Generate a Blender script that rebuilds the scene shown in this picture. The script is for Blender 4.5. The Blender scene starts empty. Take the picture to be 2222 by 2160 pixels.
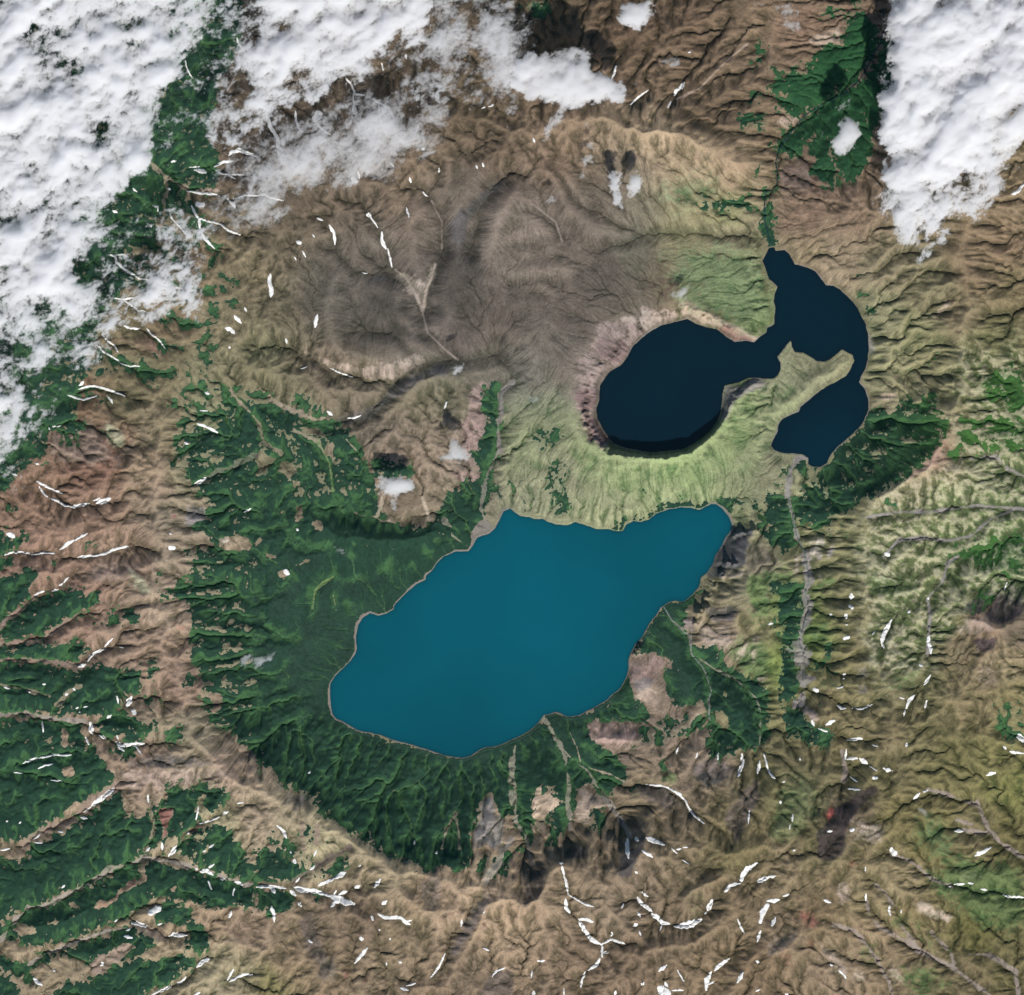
import bpy, math, time
# ---------------------------------------------------------------- camera, sky, sun, exposure
sc_ = bpy.context.scene; C_ = sc_.collection
cam = bpy.data.cameras.new("camera"); cam_o = bpy.data.objects.new("camera", cam); C_.objects.link(cam_o)
CAM_H = 6000.0
cam_o.location = (0, 0, CAM_H); cam_o.rotation_euler = (0, 0, 0)
cam.sensor_fit = 'HORIZONTAL'; cam.angle = 2*math.atan(111.1/(CAM_H-4.0)); cam.clip_start = 10; cam.clip_end = 60000
sc_.camera = cam_o
SUN_EL, SUN_DX, SUN_DY = 47.0, .22, -.975                        # elevation; ground direction towards the sun
world = bpy.data.worlds.new("World"); sc_.world = world; world.use_nodes = True
nt = world.node_tree; bgn = nt.nodes["Background"]; sky = nt.nodes.new("ShaderNodeTexSky"); sky.sky_type = 'NISHITA'; sky.sun_disc = False
sky.sun_elevation = math.radians(SUN_EL); sky.sun_rotation = math.atan2(SUN_DX, SUN_DY); sky.altitude = 1000
nt.links.new(sky.outputs[0], bgn.inputs[0]); bgn.inputs[1].default_value = 0.068
sun = bpy.data.lights.new("sun", 'SUN'); sun.energy = 4.2; sun.angle = math.radians(.53); sun.color = (1, .965, .91)
sun_o = bpy.data.objects.new("sun", sun); C_.objects.link(sun_o)
ce, se = math.cos(math.radians(SUN_EL)), math.sin(math.radians(SUN_EL))
from mathutils import Vector
sun_o.rotation_euler = Vector((SUN_DX*ce, SUN_DY*ce, se)).to_track_quat('Z', 'Y').to_euler(); sun_o.location = (40, -200, 250)
sc_.view_settings.view_transform = 'Standard'; sc_.view_settings.look = 'None'; sc_.view_settings.exposure = 0.14; sc_.view_settings.gamma = 1
cy = sc_.cycles; cy.use_denoising = True; cy.max_bounces = 18; cy.volume_bounces = 16; cy.diffuse_bounces = 2; cy.glossy_bounces = 2; cy.transparent_max_bounces = 24; cy.sample_clamp_indirect = 6
_tt = time.time()
# ---------------------------------------------------------------- survey data
# Survey sheets: the ground was mapped on a 4 x 4 set of map sheets (c, r); T() turns sheet
# millimetres into ground coordinates (1 unit = 5.4 m, y southwards), O() does it for the key sheet.
TX = (0.0, 556.0, 1112.0, 1666.0); TY = (0.0, 540.0, 1080.0, 1620.0); TS = 556.0/1959.0
def T(c, r, s):
    v = [float(q) for q in s.replace(',', ' ').split()]
    return [(TX[c]+v[i]*TS, TY[r]+v[i+1]*TS) for i in range(0, len(v), 2)]
def O(s):
    v = [float(q) for q in s.replace(',', ' ').split()]
    return [(v[i]*1.1343, v[i+1]*1.1343) for i in range(0, len(v), 2)]

BIG_LAKE = (T(2,2,"0,100 60,145 130,150 160,165 230,165 330,210 420,210 480,188 560,215 640,240 740,243 800,262 840,258 870,205 930,178 980,188 1040,172 1100,125 1200,90 1280,78 1350,78 1430,98 1480,70 1520,50 1560,52 1600,80 1650,140 1675,200 1670,250 1625,310 1600,370 1560,430 1530,510 1495,570 1440,610 1425,680 1380,740 1310,795 1240,785 1190,800 1130,840 1100,900 1050,960 1020,1010 985,1080 940,1120 905,1190 888,1240 890,1300 870,1380 820,1460 720,1550 600,1620 500,1665 420,1675 340,1640 240,1665 200,1720 120,1790 60,1825 0,1850")
 + T(1,3,"1830,0 1760,5 1700,30 1640,70 1580,88 1520,85 1430,65 1360,40 1240,5")
 + T(1,2,"1200,1890 1080,1865 980,1825 860,1795 760,1775 700,1735 610,1690 585,1660 568,1580 562,1500 570,1420 600,1370 700,1270 760,1190 770,1160 765,1060 780,970 810,920 870,885 930,905 1000,885 1050,855 1060,820 1120,755 1180,700 1220,665 1295,630 1300,600 1350,550 1380,500 1440,450 1520,415 1620,410 1660,360 1690,310 1780,275 1830,230 1860,170 1890,105 1940,85"))
CRATER_LAKE = (T(3,1,"60,15 130,12 165,40 190,80 205,120 250,128 310,145 360,170 400,215 445,280 500,285 550,310 600,360 650,410 690,460 715,520 750,580 765,650 772,780 765,850 745,920 712,980 700,1020 740,1070 770,1150 770,1230 735,1310 700,1370 620,1440 540,1510 490,1560 450,1640 400,1665 340,1660 308,1640 312,1600 270,1570 200,1565 100,1555 50,1535 25,1500 60,1430 80,1400 85,1350 110,1305 180,1270 240,1245 250,1210 330,1150 410,1080 500,1030 600,970 640,910 668,855 650,810 620,795 570,770 530,800 480,840 430,862 370,855 320,820 270,795 210,785 190,750 185,705 172,698 140,735 110,780 70,825 95,870 100,920 80,965 40,990")
 + T(2,1,"1920,990 1870,985 1800,990 1740,1020 1660,1035 1620,1045 1610,1100 1600,1180 1590,1240 1570,1310 1510,1390 1420,1470 1310,1530 1150,1550 1050,1555 900,1530 780,1490 730,1430 690,1370 650,1300 645,1220 665,1150 670,1050 710,985 750,940 830,890 880,830 920,750 980,690 1060,630 1140,585 1240,560 1340,540 1400,575 1480,600 1560,615 1620,660 1700,712 1780,705 1850,718 1890,680 1940,640")
 + T(3,1,"0,605 50,575 55,520 65,450 50,400 60,340 78,290 50,260 10,230") + T(2,1,"1950,180 1915,90 1945,30") + T(3,0,"10,1895 50,1890"))

# heights (x, y, z) in ground units; ridge = crest lines, every other line is a guide
def H(s):
    v = [float(q) for q in s.replace(',', ' ').split()]
    return [(v[i], v[i+1], v[i+2]) for i in range(0, len(v), 3)]
HL = [H(s) for s in (
 # caldera rim, west and south
 "700,300,10 640,430,9.5 560,520,9 470,580,8.5 430,640,8 430,720,8 385,780,8 360,850,8.2 352,909,8.6 335,960,8.8 345,1060,8.5 341,1165,8.5 324,1264,8.3 349,1352,8.6 377,1406,8.4 397,1491,8.4 400,1548,8.6 426,1590,8.8 468,1671,9 560,1700,8.6 670,1748,9 777,1830,9.4 840,1875,9.6 936,1892,9.5 1038,1921,10 1081,1935,10.5 1129,1972,10.5 1163,1895,10 1217,1866,10.5 1300,1885,9.6 1353,1876,10.5 1396,1813,10 1480,1835,9.2 1566,1841,9 1700,1815,9.5 1770,1800,10 1836,1779,11 1870,1720,10 1935,1640,9 1935,1560,8.6 1921,1477,8.6 1884,1420,8.2 1872,1380,8.3 1880,1340,8.1 1866,1290,8.3 1876,1240,8.1 1862,1200,8.3 1874,1150,8 1868,1120,8.1 1900,1085,8 1960,1052,8.4 2010,1010,8.8 2050,960,9.2 2062,900,9.5 2072,850,9.3 2102,810,9.4 2088,750,9.1 2076,710,9.4 2108,650,9.3 2084,590,9.8 2070,540,9.6 2104,480,10 2080,400,9.5",
 # north rim
 "700,300,10 820,250,10.5 911,240,10.5 982,245,10.5 1090,270,10.5 1169,284,10.8 1231,255,11 1311,255,11 1382,284,10.6 1467,281,10 1509,301,9 1560,330,7.5 1620,360,5",
 # inner massifs
 "1080,395,9.6 1060,450,9.2 1045,520,8.2 1040,600,7", "1180,420,9 1120,480,8.6 1080,540,8",
 "640,640,7.8 720,600,7.4 790,610,7.2 860,640,6.9", "700,720,7 780,740,6.8 860,760,6.6 850,700,6.9", 
 "720,845,6.9 760,812,6.9 860,800,6.4 930,780,6.2", "560,700,8 600,760,7.6 640,820,7.2",
 "1190,700,6.5 1150,780,6.2 1160,620,6.8 1230,600,6.6 1300,560,5.6",
 # crater cone
 "1470,655,4.6 1430,672,4.4 1370,688,4.6 1310,710,5.2 1275,770,5.6 1255,840,5.6 1246,900,5.2 1258,935,4.6 1290,972,4.2 1320,988,3.8 1385,990,3.6 1425,997,3.6 1490,985,3.4 1530,960,3.2 1565,925,2.6 1578,902,2.4 1590,870,2.4 1620,845,1.6 1645,825,1.0",
 "1470,655,4.6 1520,680,3.9 1570,708,2.7 1610,726,1.5 1645,735,0.7",
 "1545,640,3.2 1600,600,2 1640,640,1.3", "1500,560,3.2 1560,520,2.6 1620,480,1.8 1640,440,1.8",
 "1690,900,1.1 1740,870,1.4 1790,820,1 1820,790,0.8", "1600,1000,2.2 1680,960,1.2",
 # outlet gorge, north
 "1672,535,0.2 1663,490,-0.2 1664,430,-0.6 1690,400,-0.9 1682,350,-1.3 1700,310,-1.7 1770,240,-2.2 1830,200,-2.6 1880,150,-2.9 1893,100,-3.2 1880,0,-3.8 1870,-120,-4.2",
 "1700,560,1 1760,600,1.6 1800,560,2.4 1860,640,2.6 1900,800,2.2 1905,900,2 1900,960,2.2", "1780,480,3 1850,450,4.6 1950,480,6.6 1990,560,6.5",
 "1780,330,1.4 1850,300,1.2 1880,360,2.2 1830,400,2.2", "1960,700,5 2000,800,5 1980,880,5",
 # basin floor round the big lake
 "1055,1100,0.5 1080,900,2 1092,830,3 1093,765,4.4 1000,785,5.6", "960,1080,0.8 1000,1000,2 1030,900,3.4",
 "1130,900,3.4 1160,1000,2 1180,1090,0.6", "800,960,4.2 850,1000,3.2 900,1060,1.6 820,1100,1.4 770,1110,1.5",
 "716,1090,3.4 640,1130,3.4 705,1150,3.6 760,1168,4.0 830,1172,3.9 895,1172,3.4 950,1150,2", "712,1120,1.9 800,1122,1.6 870,1133,1.4 930,1125,1.1 975,1140,0.6",
 "850,1220,0.6 760,1260,0.7 700,1300,0.8 640,1380,1 640,1480,1 660,1560,1", "560,1300,1.6 540,1400,1.5 560,1500,1.7 600,1600,1.8",
 "460,1000,5.4 440,1120,5 450,1250,4.8 460,1350,4.6 480,1450,4.4 500,1540,4.2 560,1620,4", "600,1000,3.6 560,1100,2.8 540,1200,2.4",
 "500,880,6 600,900,5.2 700,930,4.6", "720,1700,3.6 800,1720,2.2 900,1720,1.4 980,1700,0.9 1050,1660,0.6", "800,1800,6 860,1820,5.5 940,1820,5 1010,1800,4",
 "1400,1330,0.3 1450,1390,0.6 1450,1480,0.9 1500,1520,1.2", "1300,1560,0.4 1400,1560,1 1250,1600,0.5 1300,1650,0.8",
 "1366,1450,1.4 1390,1485,3.1 1400,1500,2.6 1430,1470,1.6", "1290,1590,2.4 1340,1600,3.2 1400,1620,3 1350,1640,2.4",
 # east of the big lake
 "1600,1150,2 1615,1190,4.2 1617,1250,5 1612,1310,5.2 1620,1350,5.4 1660,1380,5.6 1690,1440,6 1695,1500,5.6", "1650,1120,1.6 1690,1200,3.6 1680,1280,4.6",
 "1700,1080,1 1720,1130,1.5 1745,1190,2 1752,1260,2.6 1748,1320,2.9 1738,1400,3.3 1742,1450,3.7 1740,1520,4.4 1728,1535,4.8 1760,1570,5.4 1800,1590,6",
 "1545,1450,1.2 1600,1460,2 1640,1510,2.4 1650,1600,3.4 1640,1680,5", "1540,1570,2.4 1545,1620,3.4 1500,1700,5",
 # streams south of the big lake
 "1186,1556,0.2 1212,1620,0.7 1232,1700,1.4 1236,1780,2.8 1230,1830,5.4", "1108,1612,0.3 1116,1720,1.2 1140,1810,3 1140,1865,6", "1190,1570,0.3 1270,1670,1.2 1320,1740,2.2 1355,1800,4.4",
 "1170,1700,3.2 1200,1760,4.2 1180,1660,2.6", "1060,1730,3 1065,1790,4.4 1030,1840,6.4", "1280,1720,4 1270,1790,5.4", "1400,1740,5 1480,1760,6 1400,1700,4.4 1500,1650,4.4",
 # outer flanks
 "-200,-200,-3 300,-200,1 800,-200,3 1200,-200,2 1600,-200,0 2000,-200,-2 2500,-200,-2 2500,300,2 2500,800,3 2500,1200,1 2500,1700,2 2500,2400,-1 2000,2400,3 1500,2400,6 1200,2400,6 800,2400,6 500,2400,3 0,2400,-1 -200,2000,-1 -200,1500,1 -200,1000,2 -200,500,-2 -200,-200,-3",
 "200,300,2 200,600,3 150,800,3.5 60,900,3.5", "400,150,4.5 300,450,4.5 330,650,6.4", "850,120,7 1100,120,7.5 1400,100,5.5 1500,40,3.4 1700,100,-.5", "2180,420,7 2200,700,5.5 2222,1000,4.6",
 "100,1300,4.4 40,1480,2.6 100,1620,2.6 60,1800,1.4", "230,1900,2.4 400,2000,5 300,2120,3", "250,1560,5 240,1250,6.5 200,1050,6", 
 "1000,2080,8.6 950,2003,9 948,1960,9.2", "700,2120,8.6 640,2050,8 690,2000,7.6", "1200,2100,7.4 1300,2010,7.2 1450,2000,7.4 1550,2100,7.6",
 "2140,1420,7 2160,1355,10.4 2120,1350,9.2 2185,1390,9 2222,1290,6.4", "1745,1960,9 1760,2020,9.6 1720,2120,8.6 1900,1850,9.4 1940,1800,9.2", "2100,1600,6 2200,1500,6.4 2222,1650,4", "2100,1900,5.6 2222,2000,4 2100,2150,4",
 "2100,1160,5.4 2000,1250,6.4 1960,1350,6.6 2020,1460,6.4 1980,1560,7",
)]
# valley lines carved before the rain does its work: depth, half-width, line
VL = []
def V(d, w, pts): VL.append((d, w, pts))
V(1.5,14,T(0,2,"0,440 100,420 280,435 430,430 590,465 800,440 990,370 1180,400")); V(1.2,12,T(0,2,"0,1010 40,930 180,850 270,750 450,700 520,610 600,580"))
V(1.3,12,T(0,2,"0,1120 250,1100 420,1010 600,890 780,830 1000,840 1200,800")); V(.8,8,T(0,2,"200,1080 340,960 530,840")); V(.7,8,T(0,2,"480,980 640,930 780,880 900,900"))
V(1.5,13,T(0,2,"0,1245 200,1245 400,1260 610,1300 690,1210 800,1150 960,1010 1250,970")); V(.7,8,T(0,2,"270,1215 450,1165 640,1125")); V(.8,9,T(0,2,"0,1430 220,1480 380,1520 470,1390"))
V(1.6,14,T(0,2,"0,1660 200,1650 400,1690 640,1720 850,1680 960,1600 1010,1530 1140,1500 1280,1540")); V(1.2,11,T(0,2,"700,1740 700,1800 880,1880 1100,1900 1300,1850")); V(.8,8,T(0,2,"400,1650 510,1510 570,1450 560,1380"))
V(.7,7,T(0,2,"560,1640 680,1560 820,1500")); V(.9,8,T(0,2,"650,1830 690,1900")); V(1.2,10,T(0,1,"250,1780 330,1830 470,1870")); V(1.2,11,T(0,2,"380,0 540,70 660,50 860,20"))
V(1.2,12,T(0,1,"300,1220 520,1120 600,1080 720,1050 860,1090 970,1130 1000,1170")); V(1,10,T(0,1,"520,1120 640,1155 740,1125 820,1120 860,1190")); V(1,10,T(0,1,"250,1300 350,1360 470,1350 600,1290")); V(1,9,T(0,1,"370,1370 470,1430 600,1430"))
V(1.2,12,T(0,1,"850,1800 900,1680 1010,1560 1130,1490 1200,1430")); V(1,9,T(0,1,"1050,300 1100,230 1350,300 1500,320 1600,310"));V(1,9,T(0,1,"780,650 890,770")); V(1,9,T(0,1,"720,720 870,840 980,900 1280,940"))
V(1,9,T(0,1,"880,380 950,390 1060,480 1150,490 1450,590")); V(1,9,T(0,1,"940,580 1070,605 1130,620 1260,760")); V(1,9,T(0,0,"1100,1240 1250,1350 1420,1450 1680,1500 1750,1530 1959,1490")); V(1,9,T(0,0,"1460,1560 1520,1680 1700,1720 1840,1800")); V(.9,8,T(0,0,"1520,1680 1550,1800 1650,1903"))
V(.9,8,T(0,0,"1750,1190 1830,1150 1959,1200")); V(.9,8,T(0,0,"1450,1280 1640,1300 1730,1340 1890,1340"));V(.8,8,T(0,0,"1640,1270 1780,1235"))
V(1.8,18,T(1,0,"1420,1903 1430,1750 1380,1600 1300,1480 1150,1400 1000,1390")); V(3.0,20,T(1,0,"1640,1903 1700,1680 1800,1450 1940,1330")); V(.9,9,T(1,0,"1000,1903 950,1800 880,1690 800,1560 620,1480"));V(.9,9,T(1,0,"610,1880 570,1750 480,1670"));V(.9,9,T(1,0,"1530,1380 1520,1200 1700,1180 1800,1020"));V(.8,8,T(1,0,"1390,1400 1400,1300 1300,1160"))
V(.9,10,T(1,0,"750,870 745,720 690,600")); V(.8,9,T(1,0,"750,720 850,730 1000,820 1060,910"));V(.8,9,T(1,0,"80,860 120,990 180,1100 190,1190"))
V(2.6,13,T(1,1,"1270,480 1220,350 1150,230 1050,160 850,50")); V(2.4,11,T(1,1,"1270,480 1300,330 1360,140 1420,0")); V(1.3,10,T(1,1,"1100,210 850,190 720,140 620,10")); V(1.2,10,T(1,1,"1040,150 1000,0")); V(1.3,11,T(1,1,"1270,480 1310,640 1430,760 1540,850"))
V(1.2,9,T(1,1,"1330,665 1200,650 1040,610")); V(1.0,9,T(1,1,"1300,880 1200,800 1080,690 880,640 780,560")); V(2.6,11,T(1,1,"0,770 210,740 450,850 560,920 700,980 850,990 1070,1000 1200,920 1320,860 1540,850 1840,800 1910,815"))
V(2.2,12,T(1,1,"1070,1000 1030,1110 900,1230 750,1300 600,1320 480,1330")); V(1.4,12,T(1,1,"30,1070 150,1180 300,1240 450,1310")); V(1,10,T(1,1,"0,1290 60,1470 210,1590")); V(1.4,9,T(1,1,"1920,820 1950,900 1950,1030 1870,1100 1870,1300 1850,1560 1760,1740 1730,1903")); V(1,8,T(1,1,"1960,1350 1870,1430"))
V(1,9,T(1,1,"470,1480 560,1680 590,1850")); V(1,10,T(1,1,"860,1760 840,1640 780,1560")); V(.8,9,T(1,1,"1430,1270 1460,1150 1470,950")); V(1,10,T(0,1,"1500,1790 1650,1720 1850,1630 1959,1580")); V(1,10,T(1,1,"0,1700 180,1600")); 
V(1,8,T(2,1,"0,165 130,110 250,100"));V(.8,8,T(2,1,"0,300 200,220 350,250"));V(.7,7,T(2,1,"0,350 100,340 250,355")); V(1.2,10,T(2,0,"640,1903 900,1830 1100,1790 1250,1780 1400,1790 1900,1810")); V(.9,9,T(2,0,"1050,1780 860,1740 640,1640 480,1520 300,1300 50,1080")); V(.8,8,T(2,0,"0,1890 200,1880"));V(.8,9,T(2,0,"400,1850 330,1720 150,1640 0,1560"));V(.7,8,T(2,0,"940,1740 850,1640 820,1500"))
V(1.1,13,T(2,0,"1190,830 1240,720 1330,570 1430,420 1560,250 1660,120 1700,0")); V(.9,10,T(2,0,"880,810 1050,690")); V(.9,10,T(2,0,"730,670 790,500 840,330"));V(.9,9,T(2,0,"880,600 960,480 1080,340"));V(.9,9,T(2,0,"620,280 740,150 760,0"));V(.8,8,T(2,0,"1450,680 1650,580 1830,420 1900,360 1950,130"));V(.8,8,T(2,0,"1400,610 1600,450 1800,180"));V(.8,8,T(2,0,"1700,590 1840,500 1930,400"));V(.9,10,T(2,0,"1290,880 1450,950 1650,1010 1850,1040"))
V(1.2,9,T(3,1,"840,180 960,90 1060,50"));V(1.3,9,T(3,1,"860,330 920,270 1080,160"));V(1.4,10,T(3,1,"860,430 1020,360 1130,240 1250,180 1420,190"));V(1.2,9,T(3,1,"910,510 1050,460 1130,420 1230,400"));V(1.3,10,T(3,1,"1060,620 1160,520 1290,400 1390,370"));V(1.2,8,T(3,1,"1240,590 1310,520 1440,440"));V(1.4,10,T(3,1,"1010,810 1100,700 1200,690 1270,720 1330,700 1380,620"))
V(1,8,T(3,1,"1120,810 1250,750 1480,740"));V(1,8,T(3,1,"1080,940 1160,920 1250,850 1440,790"));V(1.1,8,T(3,1,"1060,990 1200,970 1300,960 1400,980"));V(1,8,T(3,1,"1040,1100 1180,1060 1400,1080"));V(1,9,T(3,1,"740,1330 920,1310 1100,1340 1230,1350 1390,1330"));V(.8,8,T(3,1,"700,1560 800,1700 1000,1750"));
V(1.3,12,T(3,1,"1470,1600 1600,1610 1740,1590 1830,1680 1959,1740"));V(1.2,12,T(3,1,"1550,780 1700,950 1959,1140"));V(1,12,T(3,1,"1870,500 1800,700 1959,950"));V(1.2,12,T(3,2,"760,140 1000,100 1250,90 1600,50 1959,90"));V(1.2,12,T(3,2,"880,450 1010,320 1200,310 1400,330 1560,290 1700,170 1900,80"));V(1.4,13,T(3,2,"1030,1640 1090,1530 1200,1420 1240,1300 1240,1150 1220,900 1220,760 1340,630 1370,520 1500,430 1700,380 1959,260"));V(1,12,T(3,2,"1200,1600 1200,1430"));V(1,10,T(3,2,"870,1140 900,980 960,900 1100,800 1220,730"));V(1,9,T(3,2,"800,1040 930,870"));V(.9,9,T(3,2,"820,720 1000,640 1280,540"))
for s in ("330,510 430,510 550,455 690,500","350,550 500,560 650,540","340,720 420,700 550,640 660,640","350,770 430,770 530,770 620,770","370,810 450,840 550,800","330,830 420,890 640,900","270,1110 370,1110 450,1140 600,1080","300,1180 420,1250 500,1270 700,1190","320,1210 440,1330 560,1380 640,1350","290,1460 450,1500 560,1600 720,1610 860,1520","380,1740 480,1800 620,1850 740,1840","230,190 350,220 500,180","250,280 400,265 520,290"): V(1.1,7,T(3,2,s))
V(1.6,14,T(3,2,"160,0 190,150 220,300 280,400 310,550 320,640 280,720 310,830 290,930 260,1040 240,1110 270,1180 260,1300 270,1420 270,1530 210,1580")); V(1.2,10,T(2,2,"1160,840 1220,940 1320,1040 1370,1200 1480,1320 1520,1480 1500,1560 1510,1700")); V(1.2,10,T(2,2,"1380,1200 1560,1320 1720,1400 1870,1540 1900,1650 1890,1903"));V(1,9,T(2,2,"1510,1700 1350,1800 1280,1903"));V(1,9,T(2,2,"1510,1720 1700,1840 1800,1903"));V(1.3,10,T(2,2,"1959,980 1830,1030 1770,980 1750,920"))
V(1,9,T(2,3,"1010,290 1200,310 1320,420 1380,520 1480,600 1700,720"));V(1.3,10,T(2,3,"880,690 800,560 740,430 640,290 500,140"));V(1.2,9,T(2,3,"1060,700 1250,780 1340,890 1500,930 1640,930"));V(1.2,10,T(2,3,"370,890 420,1130 400,1200 500,1320 600,1470 680,1520 680,1620 560,1720 520,1840"));V(.9,9,T(2,3,"430,1140 620,1220"));V(.9,9,T(2,3,"690,1510 760,1470 870,1510 1000,1470"));V(1.3,12,T(2,3,"960,1150 1040,1250 1150,1350 1370,1370 1500,1220 1640,1080 1740,1040 1959,1000"));V(1,9,T(2,3,"1740,1040 1790,940 1920,850"));V(1,9,T(2,3,"1740,480 1700,600"));V(1,9,T(2,3,"1480,1860 1500,1760 1660,1620"));V(.9,9,T(2,3,"1720,150 1760,60"));V(.9,9,T(2,3,"1890,110 1860,330 1740,480"))
V(1.3,12,T(1,3,"0,1060 220,1080 440,1110 600,1150 750,1200 870,1250 1000,1310 1100,1300 1200,1360"));V(1,9,T(1,3,"290,1040 440,920 560,870 720,770"));V(1,9,T(1,3,"470,1070 680,970 800,910"));V(1,9,T(1,3,"600,1150 780,1070 870,1020"));V(.9,9,T(1,3,"890,1090 950,1010"));V(1,9,T(1,3,"350,1240 300,1150 250,1100"));V(1,10,T(1,3,"940,1400 950,1600 1000,1740 1040,1903"));V(1,10,T(1,3,"1340,1770 1420,1620 1560,1380 1690,1150 1850,1000"));V(.9,9,T(1,3,"760,1660 860,1530"));V(.9,9,T(1,3,"270,880 240,730 200,620"))
for s in ("700,1100 760,900 870,720","820,1080 900,900 1010,800","560,950 700,760 870,600","1290,1000 1400,700 1520,520","1280,860 1200,750 1150,640","600,760 800,590 960,400 1200,320","640,680 880,560 1020,420","1050,900 1220,620 1300,420","520,520 900,420 1000,300 1120,120"): V(.9,7,T(1,3,s))
V(1.4,13,T(0,3,"0,790 180,770 260,690 400,610 560,560 640,490 870,320 920,260"));V(1.3,10,T(0,3,"0,170 120,200 270,230 480,270"));V(1.1,10,T(0,3,"120,150 200,110 330,80 540,65"));V(.7,7,T(0,3,"250,190 350,140"));
V(1.7,15,T(0,3,"0,1480 120,1330 220,1230 340,1220 560,1110 720,1020 860,930 1000,900 1110,850 1300,880 1500,930 1700,1010 1870,1050 1959,1050"));V(1.2,9,T(0,3,"1290,850 1360,760 1450,640 1540,580 1680,530 1850,430 1959,430"));V(.9,7,T(0,3,"1110,800 1180,620 1130,380"));V(.9,7,T(0,3,"1240,800 1260,660 1230,560"));V(.9,7,T(0,3,"1510,910 1560,800 1640,730"));V(.8,7,T(0,3,"1510,560 1520,420 1570,340"));V(.8,7,T(0,3,"1560,950 1660,850"))
V(1.4,13,T(0,3,"220,1670 350,1590 600,1490 800,1420 960,1390 1040,1340 1180,1400 1300,1440 1440,1430"));V(1,9,T(0,3,"100,1470 220,1540 400,1500 560,1430"));V(1,10,T(0,3,"1150,1900 1300,1830 1420,1760 1500,1680 1580,1620 1700,1590"));V(1,9,T(0,3,"1690,1820 1770,1770 1930,1740"));V(.9,8,T(0,3,"820,1400 880,1330 1100,1210"));V(.9,8,T(0,3,"0,1560 200,1700 220,1760"))
for s in ("560,30 600,180 580,260 460,330 350,420","900,160 1000,80 1180,50","1230,330 1400,380 1600,450 1680,620 1780,740 1959,850","950,820 1100,880 1250,1010 1400,1070 1600,1090 1860,1170 1959,1160","750,1170 850,1330 1000,1480 1200,1580 1400,1680 1600,1840 1700,1903","830,1030 930,1170 1060,1350 1200,1530","500,1360 700,1430 840,1640 930,1800 950,1903","1250,1420 1400,1580 1420,1660","1430,1450 1390,1600","1500,1560 1700,1590 1900,1730 1920,1903","1400,650 1700,680"): V(.8,10,T(3,3,s))
for s in ("590,100 590,240 560,380","600,90 760,150 950,200","100,270 90,450 20,600","560,280 430,330","520,430 360,500"): V(1,8,T(3,3,s))
# inner west wall gullies running east to the basin
for s in ("1250,560 1500,640 1700,640 1959,700","1300,680 1480,690 1640,660","1300,780 1450,760 1800,750 1959,780","1350,920 1420,800 1600,780","1560,820 1500,900 1750,870","1360,1150 1440,1060 1600,1060 1959,1070","1560,1250 1959,1200","1580,1370 1800,1310 1959,1320","1560,1540 1760,1570 1959,1500","1700,1650 1959,1640","1740,1760 1900,1700","1350,430 1440,360 1560,370 1700,400 1850,450"): V(1.1,9,T(0,2,s))
for s in ("0,1080 130,1060 300,1080","0,1380 150,1380 240,1310","0,1560 150,1480 270,1420","0,1640 250,1550 400,1500","50,1903 200,1760 380,1680","0,70 200,120 380,60 560,40","0,260 200,210 270,320 410,400 500,380","100,760 200,700 280,640","470,120 600,60 750,60","440,860 450,700 590,610","600,870 600,760","690,810 770,920","0,920 180,1010"): V(.8,8,T(1,2,s))

# shrub cover (0..1) polygons, later entries win
SC = []
def S(v, *pp):
    for p in pp: SC.append((v, p))
S(.92, O("-110,-110 470,-110 460,100 420,150 400,250 420,300 410,360 330,330 380,410 340,470 290,520 230,560 200,600 150,760 60,880 0,950 -110,960"))
S(.45, T(0,0,"1100,1903 1750,1903 1500,1600 1250,1600"), T(0,1,"900,0 1450,0 1450,320 1100,300"), T(0,1,"600,780 700,760 1250,830 1240,1050 900,950 700,1000"))
S(.35, O("300,560 420,480 470,560 420,640 400,760 340,800 300,700"))
S(.5, O("340,800 380,740 470,740 560,780 640,800 690,850 690,900 600,880 500,900 420,880 380,900 330,900"))
S(.96, O("380,830 450,800 470,760 560,800 620,830 690,860 720,950 740,1000 820,1010 850,960 925,900 940,740 952,730 947,880 925,990 900,1050 840,1080 800,1120 700,1180 640,1280 630,1370 700,1400 880,1450 1040,1370 1120,1380 1200,1480 1190,1530 1100,1570 1050,1600 1010,1620 1000,1540 960,1560 920,1640 880,1670 830,1650 770,1630 690,1590 640,1540 600,1530 520,1480 450,1400 410,1320 385,1250 375,1200 355,1150 365,1090 400,1060 400,1000 390,940 350,910"))
S(.95, T(0,2,"-300,600 110,600 120,560 300,520 300,620 180,700 260,740 60,880 0,960 -300,1000"), T(0,2,"270,770 600,700 680,760 830,705 830,730 600,880 420,1000 200,1080 -300,1100 -300,1020 60,980 100,900"),
 T(0,2,"-300,1140 300,1110 620,1080 700,1140 640,1220 560,1270 380,1235 -300,1225"), T(0,2,"-300,1270 300,1265 600,1320 820,1270 850,1310 1000,1320 1060,1270 1060,1340 1120,1420 1060,1500 960,1530 880,1650 650,1665 -300,1640"),
 T(0,2,"920,860 1060,860 1090,930 980,970 920,930"), T(0,2,"1390,1350 1540,1380 1500,1440 1400,1440"), T(0,2,"-300,1690 350,1700 640,1740 640,1903 -300,1903"), T(0,2,"720,1700 960,1610 1000,1700 1240,1720 1180,1780 1040,1870 880,1850 760,1790"),
 T(0,2,"-300,240 40,280 100,310 220,260 220,330 100,380 50,420 -300,430"), T(0,2,"-300,90 240,60 240,90 -300,120"), T(0,2,"40,160 90,140 130,190 90,205"), T(0,2,"-300,460 100,460 100,550 -300,540"))
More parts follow.
